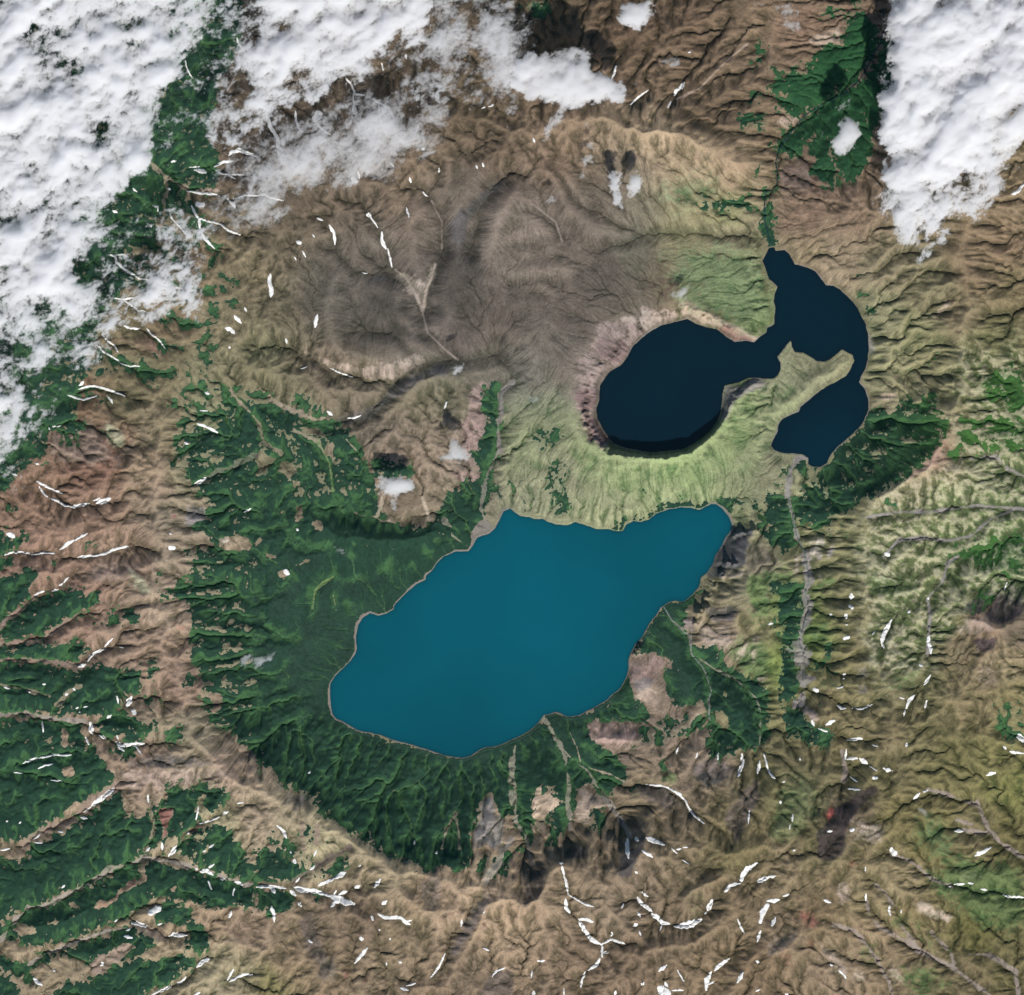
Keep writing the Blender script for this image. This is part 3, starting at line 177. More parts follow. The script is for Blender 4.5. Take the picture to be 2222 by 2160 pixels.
# ---------------------------------------------------------------- snow: sheet c r; width; points; label
SN = """0 0;26;1750,1190 1770,1165 1830,1150 1959,1195;curved white snow bank hooked round the brown gully head below the clouds
0 0;20;1640,1275 1710,1240 1785,1236;short snow wedge under the hooked snow bank
0 0;11;1650,1305 1690,1330 1740,1335 1890,1342;thin snow thread running east across brown ground
0 0;8;1740,1340 1805,1372;fine spur of snow below the thin thread
0 0;34;1490,1300 1545,1308 1570,1318;small rounded snow patch on the edge of dark green scrub
0 0;9;1450,1282 1530,1274;hair thin snow line above the rounded patch
0 0;16;1310,1240 1350,1232;tiny snow blob at the foot of the cloud bank
0 0;17;1430,1465 1560,1480 1640,1488 1680,1502;straight snow stripe along the lower edge of the green scrub
0 0;40;1515,1565 1548,1568;round snow spot west of the branching streaks
0 0;22;1285,1440 1305,1452;small white snow dot in the dark scrub hollow
0 0;24;1740,1525 1780,1560 1800,1590;ragged snow wedge where the cloud veil meets bare ground
0 0;15;1780,1530 1850,1500 1959,1498;snow arm reaching east out of the ragged wedge
0 0;16;1465,1570 1490,1630 1525,1680 1530,1750 1560,1820 1640,1903;long snow gully dropping south through thin cloud
0 0;13;1525,1670 1610,1700 1690,1715 1750,1770 1840,1800;winding snow streak branching east from the long gully
0 0;18;1740,75 1748,110 0,0;skip
0 0;16;1812,290 1825,330;small snow patch high in the cloud gap at the top left
0 0;10;1830,335 1870,400 1885,470;thin snow thread below the patch in the cloud gap
0 0;20;1520,288 1552,290;little snow fleck among dark scrub in the top left
0 0;9;1415,460 1430,530 1470,605;dotted snow thread in the upper dark gap
0 0;17;1590,1035 1640,1055;short bright snow dash showing through thin cloud
0 0;20;860,1610 895,1628;snow fleck at the dark scrub edge beside the big cloud bank
0 0;10;1015,1440 1050,1475;thin snow dash in the western scrub
0 0;11;1170,1575 1210,1585 1205,1620;hooked snow fleck under the wispy cloud
0 0;13;1300,1635 1320,1680 1380,1740 1440,1810;slanting snow gully under wisps on the west slope
0 0;16;1155,1720 1158,1740;tiny snow blob by the western wisps
1 0;26;80,860 100,960 140,1020 165,1060 170,1120 195,1150;thick snow tongue descending from the top cloud edge
1 0;14;165,1160 175,1180;forked toe below the thick snow tongue
1 0;14;300,850 305,920 325,985 350,1015;slim snow streak east of the thick tongue
1 0;60;478,880 460,905;round snow patch like a tadpole head
1 0;17;460,935 490,985 570,1035;tadpole tail of snow curving south east
1 0;14;680,595 720,640 750,700 755,720 830,732;forked snow gully, its northern arm
1 0;9;745,720 745,780 752,800;middle stem of the forked snow gully
1 0;24;752,800 755,860 762,880;swollen lower end of the forked snow gully
1 0;16;890,760 930,785 1010,830 1055,905;pale snow streak half veiled by thin cloud
1 0;8;935,800 940,860 960,950;faint snow thread hanging from the veiled streak
1 0;12;962,490 975,540;small upright snow dash north of the veiled streak
1 0;24;1145,415 1148,450;squarish snow patch on the dark northern slope
1 0;24;1245,730 1225,775;snow lump west of the northern dark gully
1 0;30;1385,710 1378,770;ragged snow patch beside the dark northern gully
1 0;10;1378,770 1405,790;snow tail of the ragged northern patch
1 0;12;1720,830 1750,825;small snow arc west of the fan of ravines
1 0;14;1775,825 1820,800;pale snow dash next to the small arc
1 0;24;1265,1140 1290,1145;compact snow spot at the lower edge of the thin cloud
1 0;15;1395,1290 1400,1320;small snow dash north of the grey gully
1 0;13;1020,1250 1055,1280;slanting snow dash below the thin cloud sheet
1 0;38;740,1370 755,1388;bright snow knot at the end of thin cloud
1 0;15;780,1310 790,1370;thin snow dash beside the bright knot
1 0;20;1172,1355 1185,1395;snow dash pair at the head of the curved ravine
1 0;16;1680,1270 1690,1290;snow crumb west of the long dark ravine
1 0;16;1730,1250 1742,1280;snow crumb touching the long dark ravine
1 0;13;1275,1470 1310,1505;snow sliver in the curved ravine
1 0;15;0,1500 60,1490 110,1515 210,1535;bow shaped snow streak at the west margin of the ash slopes
1 0;12;1148,1590 1168,1665;thin upright snow line on the brown dome
1 0;16;465,1670 510,1688;short snow dash above the sickle
1 0;20;560,1725 595,1790 605,1870;sickle shaped snow streak on brown ground
1 0;26;855,1640 870,1655;snow spot at the top of the beaded gully
1 0;12;870,1660 930,1740;thin beads of snow in the ash gully
1 0;22;960,1775 965,1850 990,1903;lower snow bead string of the ash gully
1 0;30;322,1855 335,1862;round snow dot on the greenish west slope
1 0;10;430,1795 450,1820;tiny snow tick near the round dot
2 0;15;795,500 770,580 738,670;steep white snow line at the edge of the northern cloud
2 0;13;1040,690 970,740 900,805;diagonal snow streak in the northern ravines
2 0;24;1315,625 1290,670 1250,700 1240,730;bright fat snow streak in the long northern ravine
2 0;14;1210,775 1188,825;snow dash just south of the fat northern streak
2 0;16;1340,402 1360,398;small snow fleck on the north slope
2 0;18;155,1060 170,1095;snow chip west of the fan shaped slope
2 0;9;225,615 240,660;thin snow nick under the northern cloud
3 0;26;1860,1485 1905,1470 1959,1410;snow streak on the far right edge beside the cloud bank
0 1;15;840,45 880,55 885,100 960,165 1060,225 1160,245 1290,290 1400,305;long snow line slanting through the cloud edge
0 1;9;885,50 940,45 990,70;short upper fork of the long slanting line
0 1;13;1460,320 1500,322;end dash of the long slanting line
0 1;13;880,380 950,390 1020,375;short snow crossbar above the winding streak
0 1;12;950,395 1000,430 1060,478 1150,490;winding snow streak below the crossbar
0 1;16;945,590 1000,610 1075,608;snow streak under the cloud, western half
0 1;12;1125,615 1165,660 1200,690 1225,710 1265,765;snow streak stepping down to the south east
0 1;12;775,655 830,710 880,745 905,790;snow gully with ragged lower end beside the cloud
0 1;13;720,722 800,790 880,840 915,868;lower parallel snow gully
0 1;10;915,875 990,900 1075,900;fine snow dots continuing the parallel gully
0 1;26;605,1045 640,1020;blunt snow patch above the arched streak
0 1;15;600,1075 660,1055 725,1052 800,1070 870,1095 960,1125;arched snow streak over the green lens of scrub
0 1;13;520,1120 560,1135 640,1153 740,1125;lower snow line under the green lens of scrub
0 1;13;820,1122 850,1160 862,1188;hooked snow dash east of the green lens
0 1;12;400,1360 470,1352;small snow line in the western green fan
0 1;12;370,1365 378,1385;snow tick below the western green fan
0 1;22;1795,515 1820,545 1845,570;snow arrowhead on mottled olive ground
0 1;28;1730,608 1765,620 1795,650;star shaped snow patch on olive ground
0 1;16;1870,450 1885,475;snow nick north east of the arrowhead
0 1;20;1755,745 1760,765;small snow dot below the star
0 1;24;1570,1100 1600,1110;snow dot on the inner western slope
0 1;12;1525,1238 1585,1242;flat snow dash on the inner western slope
0 1;19;1510,1340 1560,1355 1620,1382 1665,1405;long snow bar above the dark green gullies
0 1;14;1410,1480 1440,1495;small snow tick west of a green clump
0 1;22;1490,1795 1540,1775 1585,1748;snow wedge in the grey ravine of the west wall
0 1;17;280,1778 340,1810 400,1840 475,1870;pair of western snow lines, upper one
0 1;14;300,1820 330,1870 370,1903;pair of western snow lines, lower one
0 1;16;90,1720 130,1735;snow smear at the cloud bottom on the left
0 1;12;270,1640 295,1650;tiny snow fleck below the left cloud
1 1;24;110,195 100,250 118,320 112,370;notched white snow bar on the western ash slope
1 1;22;470,500 455,560 450,600;bright snow bar on the brown dome's west side
1 1;12;355,20 380,65;snow dash at the top of the western ash slope
1 1;10;290,65 310,92;little snow dash beside it to the west
1 1;13;1005,0 1025,80 1040,145;narrow snow thread in the ash gully below the beads
1 1;12;815,182 850,188;snow dash in the dark bend of the gully
1 1;9;340,915 390,905;small snow dash on the rim shoulder
1 1;10;565,915 640,950 740,980;thin snow edge along the scarp crest
1 1;20;225,695 232,720;snow chip at the head of the western gorge
1 1;28;545,1245 580,1270;snow wedge at the foot of the brown bench
1 1;13;700,1297 750,1295 800,1275;snow crescent along the lower bench edge
1 1;15;1458,1165 1440,1225;slim upright snow streak in the grey valley
0 2;15;370,0 440,25 500,65 540,70;snow line leading into the bright streak on the left
0 2;26;540,72 600,62 680,45;bright snow streak above the brown plateau, western part
0 2;28;740,45 800,25 845,5;bright snow streak above the brown plateau, eastern part
0 2;10;715,22 770,5;faint snow sliver above the bright streak
0 2;28;50,275 90,290 108,305;snow wedge on the left margin above dark scrub
0 2;19;455,400 530,345 600,310 670,275;detached slanting snow streak on the brown plateau
0 2;14;30,440 80,425 150,418 270,435 330,422 435,425;long level snow line on the left brown slope
0 2;16;595,462 660,448 740,442 800,432 860,400 920,385 985,370;long snow line rising east on the brown plateau
0 2;18;260,750 300,725 340,718;snow streak in the brown gully, lowest piece
0 2;20;400,715 445,700;snow streak in the brown gully, second piece
0 2;22;455,675 480,655;snow streak in the brown gully, third piece
0 2;14;490,650 520,610;snow streak in the brown gully, top piece
0 2;38;1310,385 1325,386;white snow dot east of the plateau
0 2;14;860,1080 800,1140;upper sliver of the S shaped snow streak
0 2;19;805,1155 740,1180 690,1215 670,1255;S shaped snow streak in the dark valley
0 2;24;655,1275 605,1295;foot of the S shaped snow streak
0 2;12;910,1142 950,1148;short snow dash east of the S shaped streak
0 2;46;1000,1530 990,1560 975,1590;fat egg shaped snow patch in the green valley
0 2;34;1022,1630 1026,1650;small snow triangle under the egg shaped patch
0 2;18;895,1520 905,1570;thin snow stroke west of the egg shaped patch
0 2;26;820,1690 850,1665;snow dot between the egg and the big snow knot
0 2;48;690,1720 695,1780 700,1800;big snow knot at the valley junction
0 2;20;760,1820 810,1845;snow dash leaving the big knot south east
0 2;24;880,1870 930,1895 1000,1890 1110,1880;snow band at the valley head below the knot
0 2;14;895,1820 905,1850;snow tick above the valley head band
0 2;18;655,1835 680,1890;snow stroke south of the big knot
0 2;14;320,1710 330,1790;thin snow stroke in the left green slope
0 2;22;500,1510 520,1500;snow fleck in the green gully, middle
0 2;15;560,1460 575,1480;snow fleck in the green gully, upper
0 2;16;320,1428 345,1425;snow fleck in the western green slope
0 2;18;30,1450 75,1460;snow dash at the left edge of the green slope
0 2;13;215,1480 235,1490;snow speck on the green gully bend
0 2;15;640,1605 665,1598;snow fleck on a green rib
0 2;14;580,1615 600,1605;snow fleck beside the green rib
0 2;13;605,1630 608,1645;snow mote under the green rib
0 2;14;1865,112 1915,85;snow sliver among dark green ribs
0 2;12;1296,265 1310,280;snow speck by the reddish patch
1 2;20;305,240 320,252;snow dot in the western basin scrub
1 2;36;225,565 235,580;pale bare spot topped with old snow in the scrub
0 3;18;905,0 950,35;snow dash at the top of the grey ridge
0 3;16;1040,0 1080,60;slanting snow stroke on the grey ridge
0 3;15;170,130 240,100 320,82 430,65 545,68;long curved snow line in the south west green
0 3;11;290,170 340,145 400,135;small snow line under the curved line
0 3;13;390,260 480,268;snow hem at the fan of gullies
0 3;13;105,198 180,205;snow dash on the left gully trunk
0 3;30;870,325 800,380 730,430 690,465;bright tapering snow streak in the green gully
0 3;14;690,465 640,500;thin foot of the tapering streak
0 3;22;615,545 660,552;snow dot below the tapering streak
0 3;18;445,650 480,655;snow dash on the brown ravine side
0 3;18;255,710 300,680;snow stroke low in the brown ravine
0 3;17;265,738 315,742;snow dash at the ravine foot
0 3;14;0,795 70,785;snow line at the left edge in the ravine
0 3;17;45,575 60,570;snow speck in the left green
0 3;16;145,590 158,580;snow speck right of the left green speck
0 3;16;1130,370 1135,430;upright snow stroke in the green triangle
0 3;12;1515,460 1510,510 1500,560;upright snow stroke beside the red scar
0 3;14;1520,590 1600,570 1680,540;snow line under the red scar
0 3;16;1700,515 1750,500;snow dash up the grey gully
0 3;14;1820,435 1860,428;snow dash at the head of the grey gully
0 3;20;1435,670 1445,650;snow chip in the dark red gully
0 3;30;1350,760 1320,805 1290,845;bright snow tongue above the main river bend
0 3;18;1240,740 1240,790;small snow stroke left of the bright tongue
0 3;16;1140,775 1120,800;smaller snow chip further left
0 3;22;1600,770 1635,745;snow chip between green ribs
0 3;18;1555,805 1568,795;snow dot below the chip between the ribs
0 3;18;1600,925 1640,900;slanting snow stroke above the river snow
0 3;32;1525,955 1580,950 1630,980;bright snow mass beside the main river
0 3;14;1495,932 1510,940;snow speck on the river bank
0 3;18;1680,1012 1725,1018;snow dash along the main river
0 3;28;1795,1035 1855,1055;wide snow dash along the main river
0 3;14;1590,1030 1625,1100;thin snow stroke below the river
0 3;14;1795,1080 1780,1140;thin upright snow stroke below the river
0 3;22;1770,1255 1755,1305;snow chip on the dark north facing slope
0 3;48;1150,1272 1210,1240;broad snow patch on the brown spur
0 3;16;1040,1335 1048,1350;snow tick at the stream junction
0 3;26;1010,1352 1060,1360 1120,1378;snow band at the stream junction
0 3;18;965,1410 990,1395;snow tick on the stream bank
0 3;22;950,1452 1010,1462;snow dash over the dark brown tongue
0 3;13;1205,1365 1235,1355;small snow dash above the arrow patch
0 3;26;1290,1450 1360,1440 1430,1440;snow arrow pointing east in the brown gully
0 3;16;1320,1440 1335,1425;small prong of the snow arrow
0 3;18;875,1340 900,1328;snow chip in the green gully
0 3;13;470,1085 495,1060;snow sliver on the big green slope
0 3;26;255,1775 280,1800 315,1825;snow streak on the jagged brown spur
0 3;20;405,1705 418,1722;snow fleck at the tip of the jagged spur
0 3;24;770,1670 790,1660;snow fleck on the brown oval spur
0 3;30;1600,1620 1550,1640 1505,1690;snow wedge in the south gully, upper piece
0 3;17;1420,1765 1390,1800 1350,1812;snow streak in the south gully, middle piece
0 3;20;1310,1830 1260,1860 1160,1900;snow streak in the south gully, lowest piece
0 3;17;1785,1700 1740,1785;thin snow stroke right of the south gully
0 3;17;1930,1742 1860,1745 1800,1770 1760,1795;curved snow streak near the bottom left
0 3;20;1535,1880 1470,1903;snow streak cut by the bottom edge, left
1 3;20;160,600 205,640 235,700;curved snow streak high in the olive bowl
1 3;14;400,205 415,190;snow speck in the dark northern rib
1 3;18;262,800 265,815;snow dot above the rusty spot
1 3;22;292,870 298,885;snow dot below the rusty spot
1 3;13;465,790 440,840;faint snow stroke beside a puff of cloud
1 3;20;300,1040 335,1005;snow stroke joining the river snow from above
1 3;18;415,940 450,915;snow stroke in the grey gully above the river
1 3;22;475,1065 540,1035 600,1005;long snow wedge, lower half
1 3;28;600,1008 650,980 688,962;long snow wedge, upper half
1 3;20;785,920 802,908;snow dot at the head of the long wedge
1 3;26;905,1075 950,1010;slanting snow lozenge on bare slope
1 3;28;755,1080 790,1062;snow lozenge in the upper gully
1 3;24;640,1130 690,1105;snow wedge feeding the great snow band
1 3;20;0,1075 60,1068 140,1070 225,1085;river snow band, western stretch
1 3;28;110,1080 145,1115;snow spur under the western river band
1 3;26;260,1100 305,1140;snow spur west of the great band
1 3;34;290,1075 350,1095 460,1105 560,1140;great snow band in the river valley, upper half
1 3;52;560,1140 620,1165 680,1190 745,1200;great snow band in the river valley, lower half
1 3;20;600,1170 590,1210 570,1225;snow leg hanging from the great band
1 3;15;595,1130 615,1100;thin snow prong above the great band
1 3;22;320,1185 345,1225;snow chip on the dark slope below the band
1 3;22;115,1225 135,1280 140,1340;snow streak on the shadowed lower slope
1 3;30;800,1465 808,1470;snow knob on the olive slope
1 3;22;880,1295 895,1325;snow chip above the river bend
1 3;30;960,1205 1000,1180;snow chip on the south facing slope
1 3;24;930,1275 990,1310 1100,1305 1140,1340 1180,1365;long winding snow band on brown slope
1 3;9;1140,1335 1190,1325;thin snow branch off the winding band
1 3;26;400,1480 430,1500;snow chip on the dark divide
1 3;22;850,1540 800,1600 755,1655;snow slash on the striped slope
1 3;16;940,1395 945,1410;snow crumb under the winding band
1 3;16;1015,1472 1028,1470;snow crumb further down the brown valley
1 3;15;995,1650 1000,1675;snow tick low in the brown valley
1 3;16;1090,1645 1110,1655;snow chip east of the brown valley tick
1 3;17;1445,1585 1410,1660 1380,1710 1330,1770;tapering snow slash down a brown ravine
1 3;20;1575,1320 1565,1370;snow chip in the grey ravine
1 3;14;1750,1255 1735,1275;small snow chip right of the grey ravine
1 3;20;1735,1540 1780,1560;snow dash on the eastern brown slope
1 3;14;1900,1690 1840,1710 1800,1760;arched snow streak on the shaded cone
1 3;22;1100,1845 1165,1862;snow dash near the bottom edge
1 3;12;1150,1828 1215,1808;thin snow line above the bottom dash
1 3;18;1210,720 1205,745;snow speck among the dark green ribs
1 3;20;1385,805 1375,820;snow speck at the black cliff
2 3;20;1265,10 1250,60;snow tick under the eastern basin
2 3;20;1415,45 1400,95;upright snow dash on grey screes
2 3;17;1575,45 1570,100;upright snow dash right of the first
2 3;24;1755,60 1760,130 1735,190 1725,230;long upright snow dash in the dark gully
2 3;26;1890,115 1875,205;upright snow dash east of the long one
2 3;15;1920,50 1959,200;thin slanting snow line at the dark scrub
2 3;13;1020,295 1120,300 1190,318 1260,360 1320,410 1350,480 1400,535 1465,590;long snow thread circling the dark basin
2 3;17;1240,340 1290,370;thick bend of the long snow thread
2 3;14;1810,490 1802,590;thin upright snow line on the olive slope
2 3;26;880,700 875,760 885,850;white snow pillar against the black cliff
2 3;24;945,700 955,715;snow scrap on the black cliff
2 3;32;1020,695 1080,720 1160,750;snow tongue leaving the black cliff eastward
2 3;20;990,790 1030,820 1070,845;second snow tongue south east of the cliff
2 3;22;1255,785 1285,780;snow dot on the eastern ridge line
2 3;9;1300,772 1340,770;tiny snow dash beside the ridge dot
2 3;10;1215,775 1260,820;thin snow thread by the ridge dot
2 3;16;940,955 958,972;snow chip under the black cliff
2 3;11;1300,870 1350,900;thin snow dash on the olive ridge
2 3;18;360,885 385,890;snow cap at the top of the branching streak
2 3;16;372,900 395,980 415,1060 425,1130;stem of the great branching snow streak
2 3;13;430,1130 500,1175 560,1205 620,1222;eastern twig of the branching snow streak
2 3;22;405,1165 410,1230 440,1275;second limb of the branching snow streak
2 3;22;505,1320 560,1320 620,1342;side twig of the branching streak, middle
2 3;26;510,1330 545,1400 610,1480 680,1515;main trunk of the branching snow streak
2 3;20;680,1510 750,1475 870,1510;right arm of the branching snow streak
2 3;22;760,1420 755,1450;snow chip above the right arm
2 3;30;685,1515 685,1610;knot of the branching snow streak
2 3;15;690,1570 735,1578;stub beside the knot of the branching streak
2 3;24;670,1620 640,1670 570,1715;lower bend of the branching snow streak
2 3;16;560,1720 530,1780 520,1840;tail of the branching snow streak
2 3;26;955,1150 990,1205 1070,1260;snow streak falling into the southern bowl
2 3;30;1065,1275 1110,1310 1150,1350 1200,1355;middle of the bowl snow streak
2 3;22;990,1115 1035,1148;snow scrap above the bowl streak
2 3;46;1235,1375 1300,1370 1370,1355 1440,1325;wide fringed snow bank in the bowl bottom
2 3;15;1145,1360 1128,1405;snow leg under the bowl streak
2 3;18;955,1265 975,1300;snow scrap west of the bowl streak
2 3;26;925,1370 955,1355;snow patch left of the bowl
2 3;16;965,1410 980,1440;snow scrap below the left patch
2 3;15;850,1200 830,1235;pale snow sliver on grey rock
2 3;30;1530,1170 1505,1220 1490,1250;tall snow wedge climbing out of the bowl
2 3;12;1480,1265 1470,1280;snow crumb under the tall wedge
2 3;22;1740,1045 1660,1065 1625,1110;snow band across the ridge
2 3;42;1870,890 1800,935 1760,980 1745,1025;big bright snow wing on the ridge
2 3;30;1959,1000 1910,1015 1875,1035;snow wedge east of the bright wing
2 3;60;1955,1210 1915,1260 1895,1340;largest snow field, a boot on the brown slope
2 3;14;1720,1310 1745,1380 1770,1425;thin snow line left of the boot
2 3;22;1895,1410 1870,1490;snow sliver below the boot
2 3;20;195,1640 245,1635;snow dash on the lower brown slope
2 3;15;150,1715 142,1770;thin upright snow dash low on the brown slope
2 3;24;160,1870 165,1900;ragged snow scrap at the bottom edge
2 3;16;393,1850 395,1903;snow sliver cut by the bottom edge
2 3;24;790,1870 780,1900;snow wedge cut by the bottom edge
2 3;26;1175,1675 1120,1715;snow dash in the south centre
2 3;13;1260,1705 1310,1795;thin curved snow line in the south centre
2 3;70;1140,1860 1180,1885;ragged snow mass at the bottom edge
2 3;22;1165,1805 1185,1840;prong of the ragged bottom mass
2 3;18;1225,1865 1305,1862;flat snow bar beside the ragged mass
2 3;22;1000,1800 990,1825;small snow scrap west of the ragged mass
2 3;26;1660,1620 1590,1665 1540,1710;snow slash, upper half, near the bottom
2 3;42;1520,1720 1490,1780 1480,1860;snow slash, lower half, near the bottom
2 3;20;1490,1820 1545,1795;side prong of the lower slash
2 3;34;1760,1730 1720,1800;long snow lozenge near the bottom
2 3;16;1860,1640 1885,1648;snow crumb on the dark ridge
2 3;14;1860,1870 1890,1855;snow crumb near the bottom edge, east
3 2;10;1830,650 1805,705;thin snow sliver north of the black crater cliff
3 2;26;905,432 922,436;snow dot on the striped green slope
3 2;34;640,740 638,775;white snow block on the east rim
3 2;28;628,830 640,838;snow block just south of the white block
3 2;24;598,900 600,915;third snow block down the east rim
3 2;28;590,1080 610,1070;fourth snow block down the east rim
3 2;13;595,970 600,972;tiny snow mote between the rim blocks
3 2;12;470,895 495,896;snow dash in an eastern gully
3 2;27;950,930 915,990 885,1050 868,1110;long snow blade on the striped green slope
3 2;14;868,1110 885,1150;split toe of the long snow blade
3 2;12;820,1020 795,1050;thin snow sliver left of the blade
3 2;20;1085,865 1070,882;snow chip right of the blade
3 2;16;1225,760 1228,780;snow chip in the stream below the black cliff
3 2;22;1230,1055 1225,1110 1245,1150 1245,1190;wavy snow ribbon in the valley below the cone
3 2;22;1155,1275 1182,1285;snow dash left of the wavy ribbon
3 2;20;1245,1355 1215,1400 1195,1430;snow ribbon further down the valley
3 2;24;1120,1510 1080,1550 1055,1610;thick curved snow ribbon south of the valley
3 2;12;1050,1620 1040,1670;tail of the thick curved ribbon
3 2;16;1215,1550 1198,1610;snow blade beside the thick ribbon
3 2;10;1005,1530 1040,1540;snow dash west of the thick ribbon
3 2;17;530,1590 560,1610 600,1612;snow streak in the dark valley, west end
3 2;14;640,1610 720,1615 800,1580;snow streak in the dark valley, east end
3 2;13;530,1458 580,1440;snow line under the grey ridge spur
3 2;16;570,1360 595,1350;snow speck on the lower rim
3 2;14;570,1382 585,1385;second snow speck on the lower rim
3 2;26;355,1465 375,1478;snow triangle at the gravel stream head
3 2;34;440,1735 510,1705;snow wedge on green ground
3 2;22;335,1700 355,1750;snow chips along the pale scree
3 2;15;385,1765 455,1790;dotted snow line below the pale scree
3 2;22;600,1850 720,1845;snow bar on the southern green saddle
3 2;24;680,1838 720,1848;thicker end of the saddle snow bar
3 2;22;1060,1875 1055,1903;snow chip low in the valley
3 2;50;1925,1830 1950,1850;bright snow lump on the right edge
3 2;14;800,1890 840,1903;small snow dash by the saddle
3 2;15;0,968 40,960;snow sliver on the western ridge of the gravel valley
3 3;22;0,175 25,210 55,245;snow dash under the eastern black cliff
3 3;20;600,20 590,95;upright snow dash on the saddle
3 3;26;605,95 680,90;snow band east of the saddle
3 3;34;705,95 760,130;wide end of the saddle snow band
3 3;13;775,150 840,190;thin thread below the saddle band
3 3;34;885,165 945,185;snow cushion on the saddle's right
3 3;24;810,240 830,235;snow dot above the black gully
3 3;13;630,230 685,270;thin snow line left of the black gully
3 3;22;615,320 700,330;snow bar over the black gully
3 3;12;110,275 130,270;snow speck west of the saddle
3 3;18;97,415 97,435;snow dash on the western olive slope
3 3;13;190,515 185,570;thin snow line on the olive slope
3 3;10;170,600 165,630;faint snow line under it
3 3;18;245,85 245,105;snow mote beside the dark scrub
3 3;20;455,650 490,645;snow chip in the black ravine
3 3;28;635,640 650,630;snow chip on the red cliff
3 3;18;190,795 205,790;snow mote on the ridge
3 3;24;1115,400 1160,360;snow lozenge beside a puff of cloud, lower
3 3;22;1185,345 1225,335;snow lozenge beside a puff of cloud, upper
3 3;28;1670,220 1740,200;snow wedge on the eastern dark slope
3 3;18;1800,0 1820,20;snow speck at the right dark green slope
3 3;17;1850,38 1900,50 1959,50;snow line at the right edge above scrub
3 3;30;1430,645 1490,647;flat snow patch above the fan of grey gullies
3 3;30;1585,835 1640,805 1705,775;snow blade at the confluence
3 3;42;945,790 965,810;round snow patch at the head of a grey gully
3 3;24;0,995 60,990;snow streak on the left olive slope
3 3;36;0,1180 85,1172;snow bar at the left of the rusty ridge
3 3;16;115,1145 170,1125;small snow dash above the bar
3 3;26;425,1170 480,1195;snow arrowhead right of the rusty ridge
3 3;30;55,1305 30,1365;snow lozenge below the bar
3 3;15;750,1125 748,1175;upright snow dash in the grey gully
3 3;10;745,920 742,950;thin snow tick above the grey gully
3 3;17;930,1220 922,1250 938,1285;bent snow streak on green ground
3 3;17;1018,1250 1020,1280;snow dot right of the bent streak
3 3;13;1380,1070 1400,1068;snow mote at the start of the eastern river
3 3;18;1425,1058 1500,1052;snow line along the eastern river, first
3 3;17;1530,1045 1570,1048;snow line along the eastern river, second
3 3;18;1630,1092 1675,1098;snow line along the eastern river, third
3 3;17;1800,1135 1850,1150 1959,1155;snow line along the eastern river, last
3 3;12;540,1710 575,1740 600,1775;thin snow line in the southern rust slope
3 3;14;480,1665 490,1680;snow mote above the thin southern line
3 3;20;135,1890 160,1903;snow chip at the bottom margin"""
